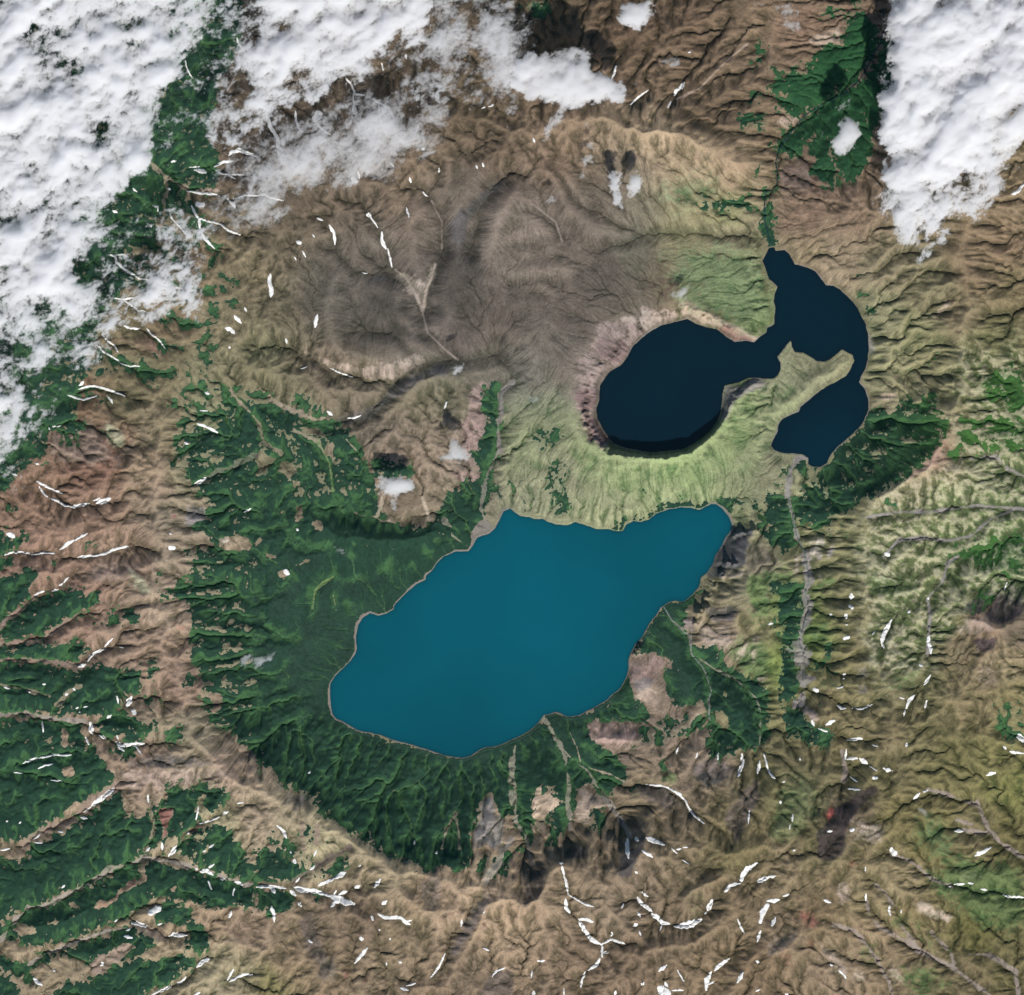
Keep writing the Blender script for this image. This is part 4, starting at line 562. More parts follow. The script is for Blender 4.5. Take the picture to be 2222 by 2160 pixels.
# ---------------------------------------------------------------- ground colours at survey points (key sheet x, y, r g b)
CP = """60,950,138,108,84 180,980,140,112,90 60,1060,142,112,92 250,1060,148,122,100 150,1140,142,112,92 260,1200,140,118,98 200,860,130,98,76 180,900,134,98,78 270,900,150,130,100 240,760,112,106,72 300,820,128,118,86 150,760,120,96,68
300,700,112,104,70 400,700,120,118,84 420,600,125,116,84 460,520,124,114,82 380,540,130,112,82 330,620,122,104,74 240,640,116,108,74 500,430,104,94,74 560,350,102,90,72 470,300,98,84,66 560,220,96,84,68 700,200,92,80,64 800,180,94,80,58 900,200,98,84,60
700,400,104,92,76 700,470,112,100,80 780,420,128,108,82 850,340,116,100,78 930,280,104,88,68 980,360,118,100,80 880,500,92,82,72 820,600,122,108,94 740,600,88,80,68 700,650,92,84,70 620,600,108,100,80 540,600,110,104,78 620,700,118,106,86 700,700,132,118,92 860,560,92,82,70 880,650,100,88,74 960,620,110,96,78
960,480,138,120,98 1000,430,142,122,100 1080,400,128,108,86 1060,330,124,104,82 1080,260,130,110,84 1160,240,138,120,92 1250,270,162,142,108 1330,320,164,144,108 1400,320,156,134,100 1330,370,146,142,94 1380,390,126,132,78 1240,400,124,118,86 1150,380,118,102,78 1120,460,122,104,84 1060,520,128,110,88
1150,540,106,94,78 1090,600,112,98,80 1220,480,112,108,78 1300,470,128,126,86 1400,450,136,130,98 1420,500,124,132,84 1380,540,116,130,74 1450,600,118,134,74 1330,560,122,126,80 1270,560,116,102,78 1200,590,118,106,82 1150,640,126,110,90 1110,700,126,112,94 1060,660,118,108,90 1020,700,120,114,94
1000,780,136,146,100 1060,800,138,148,100 1000,860,142,154,102 1080,900,150,156,110 1120,880,140,156,96 1200,910,148,166,100 1300,900,152,172,100 1400,830,150,168,98 1480,720,152,160,110 1560,710,146,150,104 1500,780,150,160,104 1420,760,148,164,98 1440,880,148,160,104 1300,960,154,168,108 1180,970,152,162,108 1040,970,150,158,112 1480,900,150,152,108
1540,420,144,118,94 1580,340,118,96,78 1620,400,132,110,86 1540,480,138,124,90 1600,500,146,130,100 1680,520,132,124,90 1680,600,134,136,94 1700,700,138,140,94 1760,640,132,134,84 1780,560,122,118,80 1740,740,136,134,92 1700,800,136,130,96 1800,700,134,132,84 1830,600,128,116,80 1860,500,126,108,76 1920,480,134,112,80
1940,560,124,112,70 1900,650,108,108,58 1860,740,118,116,68 1920,760,90,100,44 1940,820,84,98,40 1850,820,138,122,90 1800,880,150,122,96 1740,940,146,132,100 1820,960,138,142,88 1900,900,128,130,80 1930,960,118,124,74 1800,1040,128,130,72 1740,1060,134,132,80 1850,1060,104,114,52 1920,1060,84,106,44 1780,1120,128,126,74 1850,1130,112,116,60
1700,1100,122,116,78 1620,1080,130,128,84 1660,1160,124,118,78 1740,1180,118,116,66 1680,1230,120,112,78 1780,1200,112,110,64 1850,1240,118,106,76 1930,1200,110,98,78 1880,1200,142,118,92 1920,1280,144,132,92 1940,1340,126,118,72 1860,1350,128,116,78 1780,1300,114,110,70 1700,1320,120,114,76 1620,1300,124,118,74 1580,1350,120,110,72
1540,1220,112,126,54 1500,1160,114,128,62 1440,1130,130,126,96 1460,1070,120,114,94 1500,1040,132,132,88 1430,1200,134,128,84 1400,1220,146,128,106 1480,1280,118,132,56 1440,1340,124,124,74 1250,1280,138,120,104 1250,1320,142,126,106 1170,1400,138,120,106 1300,1400,138,120,102 1350,1480,132,116,94
1250,1500,126,112,84 1300,1560,112,98,72 1400,1560,114,104,64 1460,1500,104,100,60 1540,1500,100,96,62 1600,1420,112,104,66 1660,1480,108,102,62 1700,1420,118,108,72 1760,1420,116,110,68 1820,1450,108,104,58 1900,1440,116,112,62 1940,1500,104,106,50 1560,1600,100,94,58 1620,1560,96,84,66 1700,1560,112,104,60
1780,1600,108,102,52 1850,1600,112,104,66 1920,1600,98,92,50 1900,1700,104,98,56 1820,1700,110,102,58 1720,1680,128,116,80 1650,1700,122,110,74 1760,1760,118,106,66 1860,1780,92,90,42 1920,1840,96,90,52 1840,1860,104,94,62 1740,1840,122,106,76 1660,1820,130,112,82 1600,1860,122,106,80 1560,1740,118,102,70
1500,1660,124,110,78 1500,1780,124,108,80 1400,1700,118,102,72 1400,1640,106,98,58 1320,1680,120,106,76 1300,1760,114,98,72 1220,1700,124,108,84 1150,1740,126,110,86 1100,1700,122,106,80 1200,1840,114,96,72 1100,1840,116,98,74 1350,1850,122,104,74 1450,1850,116,98,70 1000,1720,140,120,92 960,1760,150,128,98
1000,1840,136,116,88 900,1700,150,130,100 860,1720,152,130,102 800,1700,140,120,90 760,1660,142,130,98 780,1780,122,108,78 700,1760,108,92,72 640,1760,116,100,76 640,1860,122,104,76 560,1840,128,110,80 720,1860,128,112,84 820,1860,124,106,80 880,1860,118,102,78 480,1780,138,116,94 460,1850,140,132,96 520,1880,116,112,58
400,1760,140,120,92 420,1860,142,134,100 560,1560,146,136,104 620,1600,148,142,104 660,1560,142,134,100 500,1560,150,134,108 440,1480,146,126,106 360,1500,148,134,106 300,1480,138,118,96 400,1560,144,140,100 280,1440,136,114,94 320,1400,136,126,98 380,1400,132,124,98 340,1320,142,118,98 300,1260,148,124,102 310,1160,150,132,110
330,1060,142,128,106 320,980,136,126,104 290,940,144,124,100 360,900,128,124,92 420,820,120,124,84 480,720,116,112,78 560,740,112,108,78 500,680,114,114,78 560,820,118,114,84 700,760,114,106,86 700,810,102,94,80 780,760,112,106,82 860,740,108,106,80 760,840,122,110,94 820,880,132,118,98 900,860,146,128,112 860,940,134,122,98
770,880,138,118,98 930,720,118,110,88 1060,160,106,88,66 1180,160,112,92,68 1300,160,114,94,68 1200,60,104,84,60 1330,60,108,88,64 1450,60,126,106,78 1530,60,132,106,82 1420,180,118,98,72 1400,230,112,94,70 1480,260,130,110,82 1440,120,116,98,74 1560,120,120,100,76 1620,100,118,96,76 1350,210,112,94,68 1050,60,90,76,50"""
# ---------------------------------------------------------------- patches of other ground, plus one of painted ravine shade: colour, edge softness, polygons
RED=(168,72,62); DASH_SHADE=(92,86,84); DGREY=(84,82,86); PALE=(178,158,130); PINK=(158,126,112); LBR=(164,140,118); DBR=(96,82,72); MBR=(140,116,98); LGR=(150,148,112); BGR=(100,114,60); TAN=(176,150,122); RST=(126,78,58); GRV=(142,132,120)
CPOLY = [(PINK,6,T(2,1,"640,580 760,540 880,530 1000,470 1200,470 1290,520 1200,570 1060,620 960,700 900,790 840,880 750,930 670,1050 640,1200 650,1320 760,1470 680,1520 600,1440 510,1300 470,1200 500,1050 530,830 640,760")),
 (TAN,4,T(2,1,"1280,390 1360,400 1450,480 1600,540 1700,600 1850,660 1940,640 1850,720 1700,712 1560,615 1400,575 1300,520")), (LBR,4,T(2,1,"840,540 1000,480 1240,460 1260,540 1050,630 880,560")), ((150,100,84),3,T(2,1,"1560,600 1650,590 1740,640 1850,690 1840,715 1700,710")),
 ((134,98,92),5,T(2,1,"660,700 860,700 900,780 830,860 700,860 640,790")), ((138,100,94),5,T(2,1,"480,1060 660,1080 650,1180 560,1240 480,1180")), ((140,106,96),4,T(2,1,"520,1240 650,1300 760,1470 690,1500 600,1420")),
 (GRV,3,T(2,1,"1620,1045 1700,1060 1870,985 1959,1040 1760,1110 1680,1190 1640,1300 1570,1310 1600,1180")), (PINK,5,T(1,1,"1620,1100 1740,1010 1770,1020 1730,1130 1750,1280 1740,1450 1620,1590 1560,1400 1640,1180")), (PINK,5,T(1,1,"1520,1700 1720,1720 1700,1780 1600,1800 1500,1740")), (TAN,5,T(1,1,"1230,250 1310,270 1300,420 1270,480 1200,350 1060,220 1150,200")),(TAN,4,T(1,1,"1300,280 1360,130 1380,180 1330,280")),
 (LBR,5,T(1,1,"560,860 760,900 1050,880 1240,810 1300,860 1070,995 850,980 560,900 400,800 250,720")), (DASH_SHADE,6,T(1,1,"700,1270 900,1230 1040,1060 1250,950 1460,880 1480,980 1300,980 1150,1080 900,1280 700,1340 480,1340")), (DASH_SHADE,8,T(1,1,"750,220 950,200 1080,230 940,270")), (DASH_SHADE,6,T(1,0,"1480,1700 1700,1500 1940,1340 1940,1390 1720,1560 1620,1700 1580,1903 1480,1840")),  # last polygon: shade of the north-west facing ravine wall, put into the colour
 ((126,104,90),10,T(0,2,"300,470 600,560 1000,480 1100,560 900,640 640,620 420,480")), (LGR,4,T(0,2,"950,540 1050,580 1140,680 1180,740 1080,720 1000,620")), (DBR,8,T(0,1,"1000,1500 1200,1440 1180,1500 1000,1570 880,1700 860,1600")), (DBR,6,T(0,1,"680,740 760,760 800,810 700,800")), (MBR,10,T(0,1,"330,1420 700,1300 860,1600 820,1640 420,1620 380,1500")), (LGR,6,T(0,1,"800,1310 940,1400 960,1500 860,1520 800,1400")),
 ((130,94,78),12,T(0,1,"860,680 1160,680 1330,840 1250,860 1100,760 900,730")), (RED,4,T(0,2,"1340,960 1380,970 1420,1020 1400,1030 1360,990")), (RED,3,T(0,2,"1615,1600 1650,1600 1665,1650 1630,1640")), ((100,70,74),4,T(0,2,"1610,1560 1690,1570 1680,1600 1610,1600")), ((132,80,78),5,T(0,2,"1320,110 1360,120 1370,180 1320,160")), ((122,116,118),6,T(0,2,"1400,150 1460,90 1560,60 1590,160 1480,230 1410,200")), ((182,168,146),3,T(0,2,"1650,320 1720,300 1780,330 1700,370")),
 (RED,4,T(0,3,"1540,570 1570,530 1620,545 1600,565")), ((146,84,74),5,T(0,3,"1200,480 1340,450 1300,580 1260,740 1240,600")), (RED,3,T(0,3,"720,670 780,665 785,710 760,720")), ((140,74,66),4,T(0,3,"1080,490 1140,520 1130,550 1080,520")), ((130,66,62),4,T(0,3,"700,1250 860,1170 950,1080 1060,1010 1140,985 1060,1040 940,1110 880,1190")), ((120,62,62),3,T(0,3,"1450,640 1540,590 1600,590 1440,700")), (MBR,5,T(0,3,"680,1640 950,1500 1060,1510 820,1720 700,1750")), (DASH_SHADE,10,T(0,3,"860,120 1000,110 1200,60 1700,110 1600,160 1400,150 1250,160 1000,160")), ((158,132,114),8,T(0,3,"850,180 1300,190 1700,170 1760,240 1500,260 1300,330 1100,300 950,360 880,240")),
 (RST,5,T(1,3,"230,830 290,850 290,900 240,880")), (DASH_SHADE,8,T(1,3,"240,380 420,340 440,400 360,470 220,460")), (DASH_SHADE,5,T(1,3,"300,300 400,210 410,320 300,350")), (DBR,12,T(1,3,"330,1250 420,1250 500,1500 580,1700 520,1760 400,1600 350,1400")), ((120,116,114),5,T(1,3,"1720,440 1800,370 1840,560 1760,740 1660,800 1680,640")), ((150,140,128),4,T(1,3,"1840,500 1890,560 1880,760 1760,770 1820,600")), ((128,60,50),4,T(1,3,"650,1760 740,1680 720,1720 680,1780")), ((128,70,58),4,T(1,3,"820,1780 880,1740 860,1800")), ((128,70,58),5,T(1,3,"880,1880 950,1800 930,1880")), ((102,90,74),8,T(1,3,"460,1620 600,1600 620,1780 480,1800")), ((104,92,84),6,T(1,3,"1560,1400 1700,1200 1850,1080 1820,1140 1600,1500 1500,1640 1480,1560")), (DBR,6,T(1,3,"1350,860 1420,880 1400,980 1330,960")), ((112,96,80),6,T(1,3,"1240,1040 1420,980 1380,1260 1300,1260")), (DBR,5,T(1,3,"1700,1903 1840,1700 1960,1720 1960,1903")),
 (TAN,6,T(2,3,"150,350 210,290 260,360 380,410 370,480 300,530 240,520 250,640 170,640")), (LBR,6,T(2,3,"500,290 600,340 640,400 600,480 580,600 470,580 490,420")), (LBR,4,T(2,3,"640,350 690,370 720,480 640,490")), ((62,54,50),4,T(2,3,"90,950 230,940 240,1100 100,1240 70,1240")), (DBR,6,T(2,3,"870,290 1020,300 1200,330 1280,420 1220,500 1050,420 960,370")), ((52,52,56),4,T(2,3,"370,850 430,760 600,800 560,860")), ((52,52,56),4,T(2,3,"100,940 120,860 240,870 250,920")), ((54,54,58),4,T(2,3,"800,1000 820,880 950,740 1020,660 1000,760 930,900 900,1000")), ((112,98,90),8,T(2,3,"1360,120 1600,110 1720,180 1640,230 1400,220")), ((62,62,60),5,T(2,3,"1380,230 1480,220 1700,240 1480,320")), ((110,90,84),6,T(2,3,"1340,420 1440,400 1400,460")), ((98,84,72),6,T(2,3,"1860,240 1890,250 1880,420 1700,760 1640,480")),(BGR,6,T(2,3,"1100,210 1240,190 1280,260 1200,280")),
 (DGREY,4,T(2,2,"1640,290 1680,230 1760,220 1880,260 1780,320 1830,370 1790,400 1780,530 1720,520 1620,620 1500,600 1560,430")), (DASH_SHADE,6,T(2,2,"1470,850 1750,830 1680,930 1540,950 1480,890")), ((150,130,124),5,T(2,2,"1300,900 1380,920 1390,1040 1340,1040")), ((158,138,116),8,T(2,2,"1400,950 1660,1000 1680,1120 1540,1180 1440,1060")), (PINK,5,T(2,2,"900,1280 1040,1290 1100,1210 1200,1230 1110,1340 1100,1400 1060,1440 920,1460")), ((126,116,112),5,T(2,2,"910,1430 980,1370 1090,1380 1060,1480 940,1480")), (LBR,6,T(2,2,"910,1480 1060,1450 1160,1560 1060,1600 950,1520")), (PINK,6,T(2,2,"540,1720 780,1700 830,1740 960,1740 960,1830 880,1880 680,1890 600,1820")), (BGR,10,T(2,2,"1820,580 1959,600 1959,900 1880,960 1830,860 1820,700")), (BGR,12,T(2,2,"1700,1080 1900,1100 1959,1200 1959,1440 1750,1330 1660,1200")), (PALE,4,T(2,2,"1690,1330 1740,1180 1790,1090 1810,1110 1750,1230")), (PALE,4,T(2,2,"1800,1320 1830,1220 1870,1150 1885,1180")),(PALE,4,T(2,2,"1820,1400 1959,1330 1959,1370 1850,1430")),(PALE,4,T(2,2,"1860,1530 1959,1460 1959,1520")),
 ((176,162,138),4,T(3,2,"340,330 380,320 400,410 420,470 370,500 320,420")), ((176,160,140),4,T(3,2,"440,470 460,370 510,360 500,430")), ((158,148,132),4,T(3,2,"380,590 410,590 410,650 380,640")), (PALE,2,T(3,2,"200,450 240,440 230,590 200,580")), (PALE,2,T(3,2,"130,1250 190,1230 190,1300 130,1290")), (LBR,4,T(3,2,"210,1580 350,1600 390,1680 370,1740 300,1670")), (BGR,12,T(3,2,"340,700 440,600 530,600 540,640 420,680")), (BGR,12,T(3,2,"0,560 250,600 240,680 0,680")), (BGR,14,T(3,2,"290,1000 450,1000 460,1100 280,1110")), (BGR,12,T(3,2,"330,1400 520,1400 600,1430 400,1460")),
 ((66,56,56),4,T(3,2,"1670,920 1750,760 1959,640 1959,880 1740,990")), ((70,56,56),4,T(3,2,"1560,1100 1750,1060 1740,1130 1650,1200")), (RST,3,T(3,2,"1560,1250 1650,1220 1610,1260")), (RST,3,T(3,2,"1690,800 1740,770 1720,830")), (RST,3,T(3,2,"1540,800 1600,820 1560,830")), ((152,128,104),6,T(3,2,"1540,930 1670,930 1740,1020 1560,1040 1400,1030")), ((160,134,104),14,T(3,2,"1600,1200 1760,1300 1720,1500 1600,1400")), ((110,98,92),8,T(3,2,"680,1320 810,1310 760,1370 690,1390")), ((110,98,92),6,T(3,2,"680,1460 860,1440 700,1500")),
 ((86,118,44),22,T(3,2,"1350,420 1640,370 1959,260 1959,420 1600,460 1380,480")), ((84,116,46),22,T(3,1,"1640,960 1870,900 1959,960 1959,1260 1800,1200 1650,1040")), ((154,122,96),5,T(3,1,"1180,1640 1330,1500 1390,1590 1240,1680 1060,1790 1000,1800")), (TAN,4,T(3,1,"1350,400 1395,380 1390,440 1300,530 1260,540")), (TAN,4,T(3,1,"840,1140 920,1100 1000,1100 960,1150 880,1150")), ((166,140,116),3,T(3,1,"930,980 1040,970 1030,990 950,995")), ((172,164,148),4,T(3,1,"770,640 800,650 820,800 785,820")), (GRV,4,T(3,1,"200,1560 310,1600 300,1620 200,1640")),
 ((160,70,60),5,T(3,3,"450,500 520,470 520,540 450,560")), ((54,44,42),4,T(3,3,"390,660 600,400 800,290 860,330 700,470 620,600 580,720 600,780 490,880 360,870 380,740")), ((150,92,66),8,T(3,3,"570,830 640,860 690,940 640,920")), ((140,84,64),10,T(3,3,"250,1260 400,1320 380,1400 280,1380")), ((148,90,62),8,T(3,3,"280,1460 350,1480 340,1540 290,1520")), ((134,96,66),10,T(3,3,"60,1560 200,1620 180,1700 100,1640")), ((112,98,82),8,T(3,3,"0,1500 200,1400 240,1440 120,1540 0,1620")), (TAN,8,T(3,3,"500,1100 600,1000 620,1160 560,1220")), ((160,140,112),8,T(3,3,"1080,1130 1250,1210 1450,1320 1400,1340 1200,1290")), ((150,130,104),8,T(3,3,"1430,950 1500,940 1680,1010 1500,1020")),((154,134,106),6,T(3,3,"900,1650 990,1700 1070,1820 960,1800")),((154,134,106),6,T(3,3,"640,1700 740,1720 740,1780 650,1790")),
 ((140,108,86),10,T(3,0,"100,1250 340,1260 350,1400 100,1430")), ((112,92,80),14,T(3,0,"110,1240 330,1240 340,1450 120,1480")), (LBR,6,T(3,0,"300,300 560,200 570,330 400,370")),(LBR,5,T(3,0,"100,600 230,600 220,690 130,710")),(LBR,5,T(3,0,"130,880 250,850 240,900 150,990 80,920"))]
# gravel streams and paths of pale debris: colour, width, line
GL = [(GRV,7,T(3,2,"160,0 190,150 220,300 270,390")),(GRV,13,T(3,2,"290,420 300,550 320,640 280,720 310,830 290,930 260,1040 240,1120")),(GRV,26,T(3,2,"250,1180 250,1300 280,1400 280,1460")),(GRV,12,T(3,2,"280,1460 260,1560 210,1590")),(GRV,9,T(3,1,"150,1903 160,1780 170,1680 250,1610 300,1600")),
 (GRV,9,T(1,1,"1950,1030 1870,1110 1880,1230 1850,1350 1850,1560")),(GRV,7,T(1,1,"1850,1560 1760,1740 1740,1903")),(GRV,7,T(1,2,"1730,0 1720,90 1750,190 1750,240")),(GRV,7,T(1,2,"1490,230 1430,170")),(GRV,3,T(1,2,"1430,170 1480,220 1500,290 1580,350 1630,385")),(PALE,3,T(1,2,"750,115 800,140 910,150 960,185 1020,180 1080,205")),(PALE,6,T(1,2,"1270,0 1300,90 1325,170")),(PALE,6,T(1,2,"960,0 950,80 920,150")),
 (GRV,6,T(2,2,"220,1670 270,1720 330,1840 380,1903")),(GRV,8,T(2,3,"360,0 400,80 420,220 420,420 440,560 440,620")),(GRV,5,T(2,3,"380,20 500,140 570,180 640,290 740,420 800,520")),(GRV,8,T(2,3,"620,260 700,400 800,520 860,620 900,680")),(GRV,5,T(2,3,"20,0 0,200 30,430 20,560 110,700 130,840")),(GRV,7,T(1,3,"1950,100 1940,300 1959,450")),(PALE,3,T(2,2,"440,1800 480,1890")),(LBR,3,T(2,3,"490,0 520,120 600,170 760,220 850,270")),
 (GRV,3,T(2,2,"1160,840 1220,940 1310,1030 1360,1060 1370,1200 1450,1290 1480,1350 1520,1480 1500,1560 1510,1700")),(GRV,4,T(2,2,"1230,950 1300,1000")),(GRV,3,T(2,2,"1380,1200 1560,1320 1720,1400 1870,1540 1900,1650 1890,1903")),
 (GRV,8,T(0,3,"0,1480 120,1330 220,1230 340,1220 560,1110 720,1020 860,930 1000,900 1110,850 1300,880 1500,930")),(GRV,10,T(0,3,"1600,960 1870,1050 1959,1055")),(GRV,6,T(0,3,"220,1670 350,1590 600,1490 800,1420 960,1390")),(MBR,12,T(0,3,"180,770 260,690 400,610 560,560")),(MBR,14,T(0,3,"560,540 700,430 800,350 920,280")),(MBR,7,T(0,3,"1110,800 1180,620 1140,430")),
 (GRV,9,T(0,2,"0,1660 200,1650 400,1690 640,1720")),(MBR,8,T(0,2,"0,1245 200,1240 400,1255 610,1290")),(MBR,7,T(0,2,"0,1010 40,930 180,850 270,750")),(MBR,7,T(0,2,"0,1120 300,1100 420,1010 600,890")),(MBR,5,T(0,2,"0,1430 220,1480 380,1520")),(MBR,8,T(0,2,"430,1590 520,1500 620,1440")),
 (MBR,14,T(0,3,"1240,1470 1060,1380")),(LBR,9,T(0,0,"1140,1240 1250,1340 1420,1440 1450,1470 1660,1460")),(LBR,8,T(0,0,"1260,1340 1280,1450 1250,1560")),(LBR,8,T(1,1,"30,1070 150,1180 300,1240 450,1310 540,1290")),(LBR,7,T(0,1,"1760,1080 1830,1170 1959,1300")),(DASH_SHADE,10,T(0,1,"1500,1800 1700,1700 1850,1630 1959,1580")),(MBR,7,T(1,1,"0,1290 60,1470 120,1520 190,1560")),(LBR,7,T(1,1,"300,1390 470,1480 520,1560")),((96,130,52),4,T(1,1,"470,1480 560,1640 585,1850")),((100,140,52),4,T(1,2,"450,710 520,650 590,605")),((92,138,52),4,T(1,2,"430,850 445,720")),((92,130,56),3,T(1,2,"590,750 610,860")),(PALE,3,T(1,1,"690,1460 760,1540")),
 (MBR,7,T(1,3,"350,580 350,700 370,780")),(MBR,9,T(1,3,"470,600 460,740")),(DBR,9,T(1,3,"300,1030 440,920 560,860 720,770")),(MBR,5,T(1,3,"1420,780 1450,640 1530,510")),(MBR,4,T(1,3,"1530,560 1550,660 1550,780")),(GRV,14,T(1,3,"1940,700 1850,900 1740,1050")),(GRV,6,T(3,2,"1220,1200 1240,900 1220,770 1340,640 1370,500 1460,440")),(GRV,5,T(3,2,"760,150 1000,110 1250,110 1600,60 1959,90")),(GRV,5,T(3,2,"880,450 1010,320 1200,310 1400,330 1560,290 1700,170 1900,80")),
 (GRV,6,T(3,1,"1550,1610 1740,1590 1830,1680 1959,1740"))]
for s in ("560,30 600,180 580,260","1230,330 1400,380 1600,450","1600,420 1680,620 1780,740 1959,850","950,820 1100,880 1250,1010 1400,1070","750,1170 770,1280 850,1380 1000,1460 1200,1580 1400,1680 1600,1840 1700,1903","1000,1340 1080,1450 1150,1560","500,1360 650,1400 760,1520 840,1640 930,1800 950,1903","1250,1420 1400,1580 1420,1660","1560,600 1450,560","1680,660 1500,640","960,1220 900,1120 820,1050","1540,1590 1700,1590 1900,1730 1920,1903"): GL.append(((138,122,104),6.5,T(3,3,s)))
# crags: x y radius height
CRAG = [T(2,2,"1700,290"),T(2,2,"1745,265"),T(2,2,"1850,250"),T(2,2,"1640,500"),T(2,2,"1600,590"),T(2,2,"1695,510"),T(2,2,"1545,680"),T(2,2,"1490,765"),T(2,2,"1420,880"),T(2,2,"1470,850"),T(2,2,"1400,965"),T(2,2,"950,1165"),T(2,2,"925,1195"),T(2,2,"975,1140")]
CRAGH = [2.0,2.2,1.6,2.4,1.4,1.8,1.1,1.2,1.9,1.7,1.3,2.3,1.8,1.2]; CRAGR=[7,8,8,8,7,7,9,8,9,9,8,8,6,6]

# sharp crests: height, half width, line
CREST = [(1.1,13,[(1225,256),(1311,254),(1350,268),(1382,284),(1467,281),(1505,298)]),(.9,12,T(1,3,"460,400 620,590 800,740 1000,830 1200,900 1330,960")),(1.1,10,[(1380,283),(1400,300)]),
 (1.0,12,T(3,1,"1400,1290 1380,1400 1290,1540 1180,1660 1050,1770 900,1890")),(1.0,12,T(1,2,"500,250 700,270 900,320 1150,330 1350,290 1420,200")),(1.5,12,T(1,1,"1100,1080 1250,990 1480,930")),(.8,12,T(1,0,"1500,1903 1640,1770 1800,1560 1940,1400")),(2.0,15,T(1,0,"1750,1903 1800,1700 1959,1500")),
 (.8,9,T(2,3,"60,1240 240,1100 300,900 420,870 600,880")),(1.0,9,T(2,3,"800,1010 900,950 1000,860 1040,690")),(.7,9,T(0,3,"280,1400 700,1250 860,1170 1060,1050 1200,1010 1400,1200 1650,1250")),(.8,10,T(0,2,"1560,1320 1540,1500 1600,1680")),(.6,9,T(0,2,"1250,990 1400,960 1560,1010")),
 (.9,12,T(3,3,"860,400 700,560 610,720 470,940 390,1040")),(.9,10,T(3,2,"1540,930 1670,930 1740,1000 1850,930 1959,890")),(.8,10,T(3,2,"1740,1040 1740,1160 1620,1260")),(.6,9,T(2,3,"1640,930 1500,1060 1330,1200")),(.7,9,T(0,1,"1180,1450 1060,1560 930,1680 870,1780"))]

RIVER = T(2,0,"1985,1880 1958,1800 1932,1690 1926,1570 1940,1465 1985,1448 2020,1420")+T(3,0,"80,1350 62,1240 92,1130 160,1030 280,885 420,795 480,765 600,700 700,620 770,500 800,430 860,330 900,200 880,60")
STREAMS = [("stream", "pale green braided stream in the gravel valley east of the teal lake", T(3,2,"160,0 195,160 222,290 285,420 305,560 318,650 285,720 312,830 290,930 255,1040 240,1110 275,1200")), ("stream", "thin stream threading the flat scrub south east of the teal lake", T(2,2,"1160,840 1220,940 1310,1030 1360,1060 1370,1200 1450,1290 1480,1350 1520,1480 1500,1560 1510,1700"))]

CPOLY += [((88,100,52),26,T(3,3,"1150,480 1400,640 1500,900 1100,760")),((86,98,46),24,T(3,3,"1300,860 1960,900 1960,1500 1500,1300 1200,1050")),((82,94,42),22,T(3,3,"560,1500 900,1560 900,1700 700,1640")),((82,94,42),24,T(3,3,"880,1180 1100,1300 1300,1500 1400,1700 1150,1480 980,1320")),((84,96,44),24,T(3,3,"1000,1560 1300,1740 1500,1900 1050,1900")),((96,108,56),20,T(3,2,"900,1350 1100,1300 1200,1400 1050,1500")),((100,104,58),20,T(2,3,"1250,1150 1400,1250 1450,1350 1500,1250 1300,1080")),
 ((104,108,60),22,T(3,3,"100,300 300,200 400,500 200,700 0,760")),((44,42,42),2,T(3,2,"1540,790 1700,700 1750,740 1720,800 1620,900 1490,870 1500,830")),((150,132,108),8,T(3,3,"640,560 900,600 860,720 700,700")),((172,150,120),5,T(3,3,"1150,1180 1290,1250 1450,1330 1280,1310")),((146,126,102),6,T(3,3,"380,1480 560,1640 640,1780 500,1700"))]

CPOLY += [((176,162,136),4,T(3,2,q)) for q in ("380,150 460,160 440,200 370,190","350,330 430,300 440,370 380,380","300,560 380,540 360,590","420,260 520,240 500,270")]
CPOLY += [((168,150,122),4,T(2,2,q)) for q in ("1900,260 1959,260 1959,300 1900,300","1590,600 1780,540 1790,580 1600,640","1840,1020 1900,1100 1850,1120","1400,1640 1460,1660 1400,1700")]
CPOLY += [((104,118,58),18,T(2,2,"1800,560 1959,560 1959,1000 1840,900")),((104,118,58),18,T(3,2,"0,520 240,600 220,680 0,640")),((92,106,52),10,T(3,2,"300,960 460,980 450,1090 300,1090")),((92,108,50),10,T(3,2,"360,680 460,590 540,590 500,680")),((96,110,52),14,T(3,2,"760,560 1200,620 1100,760 760,740")),((84,110,40),18,T(3,2,"1300,480 1420,400 1700,380 1959,280 1959,380 1500,440 1350,560"))]

CREST += [(1.3,14,T(1,3,"1000,960 1060,1100 1200,1230 1380,1290 1400,1600 1280,1850")),(1.1,12,T(1,3,"1850,1120 1700,1350 1560,1600 1420,1850")),(1.1,12,T(2,3,"200,1200 300,1500 250,1900")),(1.1,12,T(2,3,"640,1200 820,1320 1000,1480 1300,1500 1600,1400")),(1.1,12,T(2,3,"1640,830 1450,1080 1250,1240")),(1.,12,T(2,3,"700,1900 900,1620 1100,1520")),
 (1.1,12,T(2,3,"1950,1500 1800,1650 1640,1900")),(1.,12,T(1,3,"560,1300 640,1450 600,1700 480,1900")),(1.,11,T(3,3,"0,1620 150,1530 240,1380 290,1150")),(1.,11,T(3,2,"900,1400 1000,1560 960,1800")),(1.,11,T(3,2,"1400,1500 1500,1650 1450,1850")),(.9,10,T(3,3,"1000,250 1060,420 1010,640 900,700")),(.9,10,T(1,3,"800,1250 850,1450 780,1700 820,1880")),(1.,10,T(2,3,"1300,560 1500,720 1700,820 1900,780"))]

